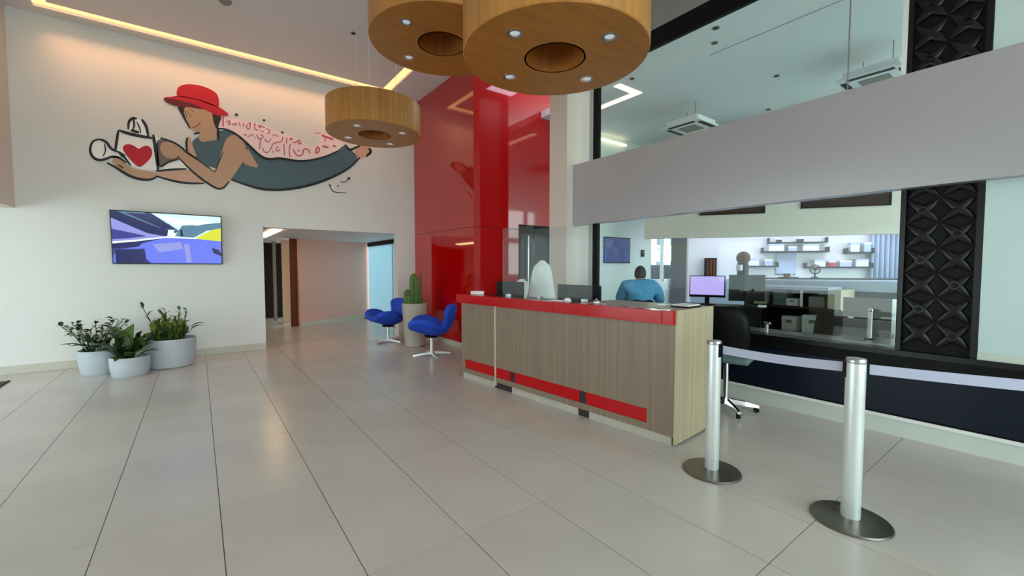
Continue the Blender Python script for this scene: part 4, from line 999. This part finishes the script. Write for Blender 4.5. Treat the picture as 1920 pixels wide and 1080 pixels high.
def on3(u, d_, dn=.3): 
    q = dep(u, 540, d_); return Vector((q.x, q.y, zt))
q = o+e1*.36+e2*.25; monitor((q.x, q.y, zt), az, .47, .31, 'monitor with plain violet screen on the black work table', 'screen_violet', .26)
q = o+e1*.86+e2*.22; monitor((q.x, q.y, zt), az+math.pi+.25, .44, .36, 'black monitor seen from behind beside the violet screen', 'black_gloss', .25)
q = o+e1*1.0+e2*.12
boxthing('paper_pad', Vector((q.x, q.y, zt)), e1*.10, e2*.05, (0, 0, .03), 'paper', 'small white pad on the edge of the black work table', 'paper')
# hutch
HX = 6.55
ya, yb = onx(1400, 580, HX).y, onx(1549, 590, HX).y
hu = thing('storage_hutch', (HX, yb, 0), 'open storage hutch with pale top and beige end panel', 'cabinet')
MB().box(HX-.02, HX+.5, yb-.02, ya, 1.155, 1.20).build('top', 'office_blue', hu, bevel=.004)
MB().box(HX-.03, HX+.5, yb-.16, yb-.02, .55, 1.17).build('end_panel', 'office_beige', hu, bevel=.003)
MB().box(HX+.47, HX+.5, yb, ya, .004, 1.155).build('back', 'dark_wall', hu)
MB().box(HX+.0, HX+.47, yb-.02, ya, .90, .93).build('shelf', 'dark_wall', hu)
MB().box(HX+.0, HX+.47, yb-.02, ya, .55, .58).build('shelf', 'dark_wall', hu)
MB().box(HX, HX+.48, yb-.15, ya, .004, .55).build('plinth', 'black', hu)
MB().box(HX+.02, HX+.04, yb+.28, yb+.31, .93, 1.155).build('divider', 'white', hu)
def hbox(y, z, w_, h_, m, label, x=.08, tilt=0):
    t = thing('file_box', (HX+x, y, z), label, 'box', 'boxes in the storage hutch'); t.rotation_euler = (0, 0, tilt)
    MB().box(0, .2, 0, w_, 0, h_).build('box_body', m, t, world=False, bevel=.004); MB().box(-.003, 0, w_*.3, w_*.7, h_*.55, h_*.75).build('handle', 'office_grey', t, world=False)
hbox(ya-.22, .93, .16, .20, 'office_beige', 'tall beige file box at the left of the hutch shelf')
hbox(ya-.50, .93, .18, .17, 'office_teal', 'teal file box on the hutch shelf')
hbox(yb+.36, .93, .14, .10, 'white', 'low white file box on the hutch shelf')
hbox(yb+.05, .93, .18, .14, 'grey_plastic', 'grey file box at the right of the hutch shelf')
hbox(yb+.02, .58, .26, .24, 'green_wall', 'pale green file box in the lower hutch', .05, .15)
hbox(yb+.36, .58, .2, .2, 'paper', 'white file box in the lower hutch', .05, -.2)
# long pale worktop further back
LXp = 7.12
ya2, yb2 = onx(1402, 530, LXp).y, onx(1676, 535, LXp).y
lt = thing('long_worktop', (LXp, yb2, 0), 'long pale blue worktop with dark front edge across the office', 'worktop')
MB().box(LXp, LXp+.55, yb2-.3, ya2, 1.24, 1.27).build('top', 'office_blue', lt)
MB().box(LXp-.02, LXp, yb2-.3, ya2, 1.14, 1.27).build('front_edge', 'office_blue', lt); MB().box(LXp+.01, LXp+.05, yb2-.3, ya2, .004, 1.14).build('front', 'shelf_dark', lt)
# grey partition boards by the steel counter
gx = 5.75; y0, y1 = onx(1672, 590, gx).y, onx(1580, 590, gx).y
gp = thing('desk_partition', (gx, y0, 0), 'grey desk partition with two boards behind the steel counter', 'partition')
MB().box(gx, gx+.04, y0, y1, .92, 1.13).build('board', 'office_grey', gp, bevel=.004); MB().box(gx, gx+.04, y0, y0+(y1-y0)*.42, .62, .90).build('board', 'grey_plastic', gp, bevel=.004); MB().box(gx, gx+.04, y0+(y1-y0)*.46, y1, .62, .90).build('board', 'grey_plastic', gp, bevel=.004)
MB().box(gx+.005, gx+.035, y0+(y1-y0)*.42, y0+(y1-y0)*.46, .004, 1.13).build('post', 'alu', gp); MB().box(gx+.005, gx+.035, y0-.03, y0, .004, 1.13).build('post', 'alu', gp)
MB().box(gx+.01, gx+.03, y0, y1, .004, .62).build('lower_board', 'dark_wall', gp)
p = dep(1630, 632, 4.15); sp_ = thing('rail_post', (p.x, p.y, .755), 'short silver post with round head on the steel counter', 'post')
MB().cyl((0, 0, 0), (0, 0, .27), .018, n=18).build('post', 'white', sp_, smooth=True, world=False); sphere_mb((0, 0, .285), .022).build('head', 'chrome', sp_, smooth=True, world=False); MB().cyl((0, 0, 0), (0, 0, .012), .04, n=20).build('foot', 'black', sp_, smooth=True, world=False)
p = onx(1437, 640, 5.0); sp2 = thing('glass_clamp', (5.0, p.y, .74), 'small silver glass clamp on the low black wall', 'clamp')
MB().box(-.012, .012, -.012, .012, 0, .10).build('post', 'alu', sp2, world=False, bevel=.003); MB().box(-.02, .02, -.035, .03, .10, .12).build('clamp', 'chrome', sp2, world=False, bevel=.003)
office_chair((5.98, 1.95, .0), R(60), 'dark office chair with pale frame in front of the hutch', 'black', .48, (.46, .42), 'black', .52)

# ================================================================== SEATED PERSON
def skin_body(name, verts, edges, m, parent, root=0, sub=2):
    me = bpy.data.meshes.new(name); me.from_pydata([v[0] for v in verts], edges, []); o = bpy.data.objects.new(name, me); COL.objects.link(o)
    md = o.modifiers.new('skin', 'SKIN'); md.use_smooth_shade = True
    if not me.skin_vertices: bpy.context.view_layer.objects.active = o
    for i, v in enumerate(verts):
        r = v[1]; me.skin_vertices[0].data[i].radius = (r, r) if not isinstance(r, tuple) else r
        me.skin_vertices[0].data[i].use_root = (i == root)
    sb = o.modifiers.new('sub', 'SUBSURF'); sb.levels = sub; sb.render_levels = sub
    bpy.context.view_layer.update()
    dg = bpy.context.evaluated_depsgraph_get(); me2 = bpy.data.meshes.new_from_object(o.evaluated_get(dg)); bpy.data.objects.remove(o)
    for p_ in me2.polygons: p_.use_smooth = True
    me2.materials.clear(); me2.materials.append(MATS[m])
    o2 = bpy.data.objects.new(name, me2); COL.objects.link(o2); o2.parent = parent; return o2
pp = dep(1200, 560, 6.45)
PZ = .22                                        # stool height offset
face_dir = math.atan2(.70, .71)                 # looks away from us and a little to the right
pe = thing('person', (pp.x, pp.y, 0), 'person in light blue shirt seated with back turned in the office', 'person', rz=face_dir-math.pi/2)
def V(x, y, z): return (x, y, z+PZ)
def remeshed(name, o, extra, m, voxel):
    """one continuous surface from the skinned limbs and the extra closed shapes"""
    bm = bmesh.new(); bm.from_mesh(o.data)
    for mb in extra:
        me = bpy.data.meshes.new('t'); me.from_pydata(mb.v, [], mb.f); bm.from_mesh(me); bpy.data.meshes.remove(me)
    bmesh.ops.recalc_face_normals(bm, faces=bm.faces); bm.to_mesh(o.data); bm.free()
    rm = o.modifiers.new('remesh', 'REMESH'); rm.mode = 'VOXEL'; rm.voxel_size = voxel; rm.use_smooth_shade = True
    sm = o.modifiers.new('smooth', 'SMOOTH'); sm.factor = .5; sm.iterations = 6
    par = o.parent; o.parent = None; o.matrix_world = Matrix(); bpy.context.view_layer.update()
    dg = bpy.context.evaluated_depsgraph_get(); me2 = bpy.data.meshes.new_from_object(o.evaluated_get(dg)); bpy.data.objects.remove(o)
    me2.materials.clear(); me2.materials.append(MATS[m])
    for p_ in me2.polygons: p_.use_smooth = True
    o2 = bpy.data.objects.new(name, me2); COL.objects.link(o2); o2.parent = par; return o2
# local: +Y ahead, +X to the right hand side
body = [(V(0,0,.52), .13), (V(0,-.02,.68), .125), (V(0,-.02,.85), .145), (V(0,.0,.96), .12), (V(0,.035,1.03), .06), (V(0,.07,1.08), .055),
        (V(.20,-.0,.97), .062), (V(.30,.10,.76), .05), (V(.36,.32,.74), .04), (V(.37,.40,.74), .03), (V(.375,.47,.74), .034),
        (V(-.20,-.0,.97), .062), (V(-.28,.08,.75), .05), (V(-.2,.32,.74), .04), (V(-.17,.40,.74), .03), (V(-.165,.47,.74), .034),
        (V(.10,.05,.48), .095), (V(.13,.44,.47), .07), (V(.13,.46,.03), .045), (V(.13,.56,-.07), .04),
        (V(-.10,.05,.48), .095), (V(-.13,.44,.47), .07), (V(-.13,.46,.03), .045), (V(-.13,.56,-.07), .04)]
ed = [(0,1),(1,2),(2,3),(3,4),(4,5),(3,6),(6,7),(7,8),(8,9),(9,10),(3,11),(11,12),(12,13),(13,14),(14,15),(0,16),(16,17),(17,18),(18,19),(0,20),(20,21),(21,22),(22,23)]
for hs, base in ((1, 10), (-1, 15)):            # four fingers and a thumb on each hand, curled over the desk
    hx, hy, hz = body[base][0]; hz -= PZ
    for k, (dx, ln) in enumerate(((-.027, .055), (-.009, .066), (.009, .062), (.026, .048))):
        n0 = len(body); body += [(V(hx+dx, hy+.035, hz+.004), .0095), (V(hx+dx*1.15, hy+.035+ln*.6, hz+.002), .0085), (V(hx+dx*1.2, hy+.035+ln, hz-.022), .0075)]
        ed += [(base, n0), (n0, n0+1), (n0+1, n0+2)]
    n0 = len(body); body += [(V(hx-hs*.036, hy+.0, hz-.006), .011), (V(hx-hs*.05, hy+.035, hz-.016), .009)]; ed += [(base, n0), (n0, n0+1)]
HC = V(.012, .105, 1.135)                       # head centre: bent forward, tilted to the right
def hv(x, y, z): return (HC[0]+x, HC[1]+y, HC[2]+z)
head = [sphere_mb(HC, .1, .76, .96, 1.14, 24, 16), sphere_mb(hv(0, .045, -.06), .06, .85, .9, .9), sphere_mb(hv(0, .1, -.02), .016, .8, 1, 1.3, 10, 8), sphere_mb(hv(.078, 0, -.012), .026, .45, .8, 1.25, 12, 8), sphere_mb(hv(-.078, 0, -.012), .026, .45, .8, 1.25, 12, 8), sphere_mb(hv(0, -.03, -.09), .055, .9, 1, 1.3)]
bo_ = remeshed('body', skin_body('body', body, ed, 'skin', pe), head, 'skin', .0085)
shirt = [(V(0,0,.50), (.20,.16)), (V(0,-.03,.66), (.21,.17)), (V(0,-.04,.82), (.23,.18)), (V(0,-.015,.94), (.19,.16)), (V(0,.04,1.03), .085), (V(.215,-.0,.95), .11), (V(.305,.10,.755), .09), (V(.36,.31,.74), .066), (V(-.215,-.0,.95), .11), (V(-.285,.08,.745), .09), (V(-.2,.31,.74), .066)]
skin_body('shirt', shirt, [(0,1),(1,2),(2,3),(3,4),(3,5),(5,6),(6,7),(3,8),(8,9),(9,10)], 'shirt', pe)
trs = [(V(0,0,.50), .15), (V(.10,.05,.48), .115), (V(.13,.44,.47), .088), (V(.13,.46,.0), .062), (V(-.10,.05,.48), .115), (V(-.13,.44,.47), .088), (V(-.13,.46,.0), .062)]
skin_body('trousers', trs, [(0,1),(1,2),(2,3),(0,4),(4,5),(5,6)], 'trousers', pe)
hair = sphere_mb(hv(0, -.008, .014), .106, .78, .96, 1.12, 24, 16)
hair.f = [f for f in hair.f if not (sum(hair.v[i][1] for i in f)/len(f) > HC[1]+.045 and sum(hair.v[i][2] for i in f)/len(f) < HC[2]+.06) and sum(hair.v[i][2] for i in f)/len(f) > HC[2]-.055]; hair.m = [0]*len(hair.f)
o = hair.build('hair', 'hair', pe, smooth=True, world=False); sd = o.modifiers.new('thick', 'SOLIDIFY'); sd.thickness = .008; sd.offset = 0
MB().lathe([(.098, -.006), (.1, .0), (.098, .006), (.094, .0)], hv(0, .0, -.035), 28, .78, .99, close=True).build('mask_strap', 'paper', pe, smooth=True, world=False)
sphere_mb(hv(0, .07, -.045), .055, .95, .75, .8).build('face_mask', 'paper', pe, smooth=True, world=False)
for sx in (-1, 1): sphere_mb(hv(sx*.032, .082, .015), .012, 1, .6, .7, 10, 8).build('eye', 'white', pe, smooth=True, world=False)
ch = office_chair((pp.x, pp.y, .0), face_dir-math.pi/2, 'black office chair under the person in blue shirt', 'black', .455+PZ, (.46, .30), 'chrome', .46+PZ)
dk4 = thing('writing_desk', (pp.x+.45, pp.y+.5, 0), 'grey desk in front of the seated person', 'desk'); dk4.rotation_euler = (0, 0, face_dir-math.pi/2)
MB().box(-.7, .7, -.15, .45, .74, .77).build('top', 'office_grey', dk4, world=False); MB().box(-.68, -.64, -.1, .4, .004, .74).build('leg', 'black', dk4, world=False); MB().box(.64, .68, -.1, .4, .004, .74).build('leg', 'black', dk4, world=False)

# floor mat at the left edge
p = onz(20, 722, 0); mt_ = thing('door_mat', (-2.15, 8.0, 0), 'dark grey doormat at the far left edge of the floor', 'mat')
q0, q1, q2 = onz(-40, 707, 0), onz(46, 709, 0), onz(0, 738, 0)
MB().box(-2.9, -1.99, 7.35, 8.15, .0, .012).build('carpet', 'dark_mat', mt_, bevel=.003)
MB().box(-2.92, -1.97, 7.33, 7.36, .0, .014).box(-2.0, -1.97, 7.36, 8.17, 0, .014).build('edging', 'black', mt_)
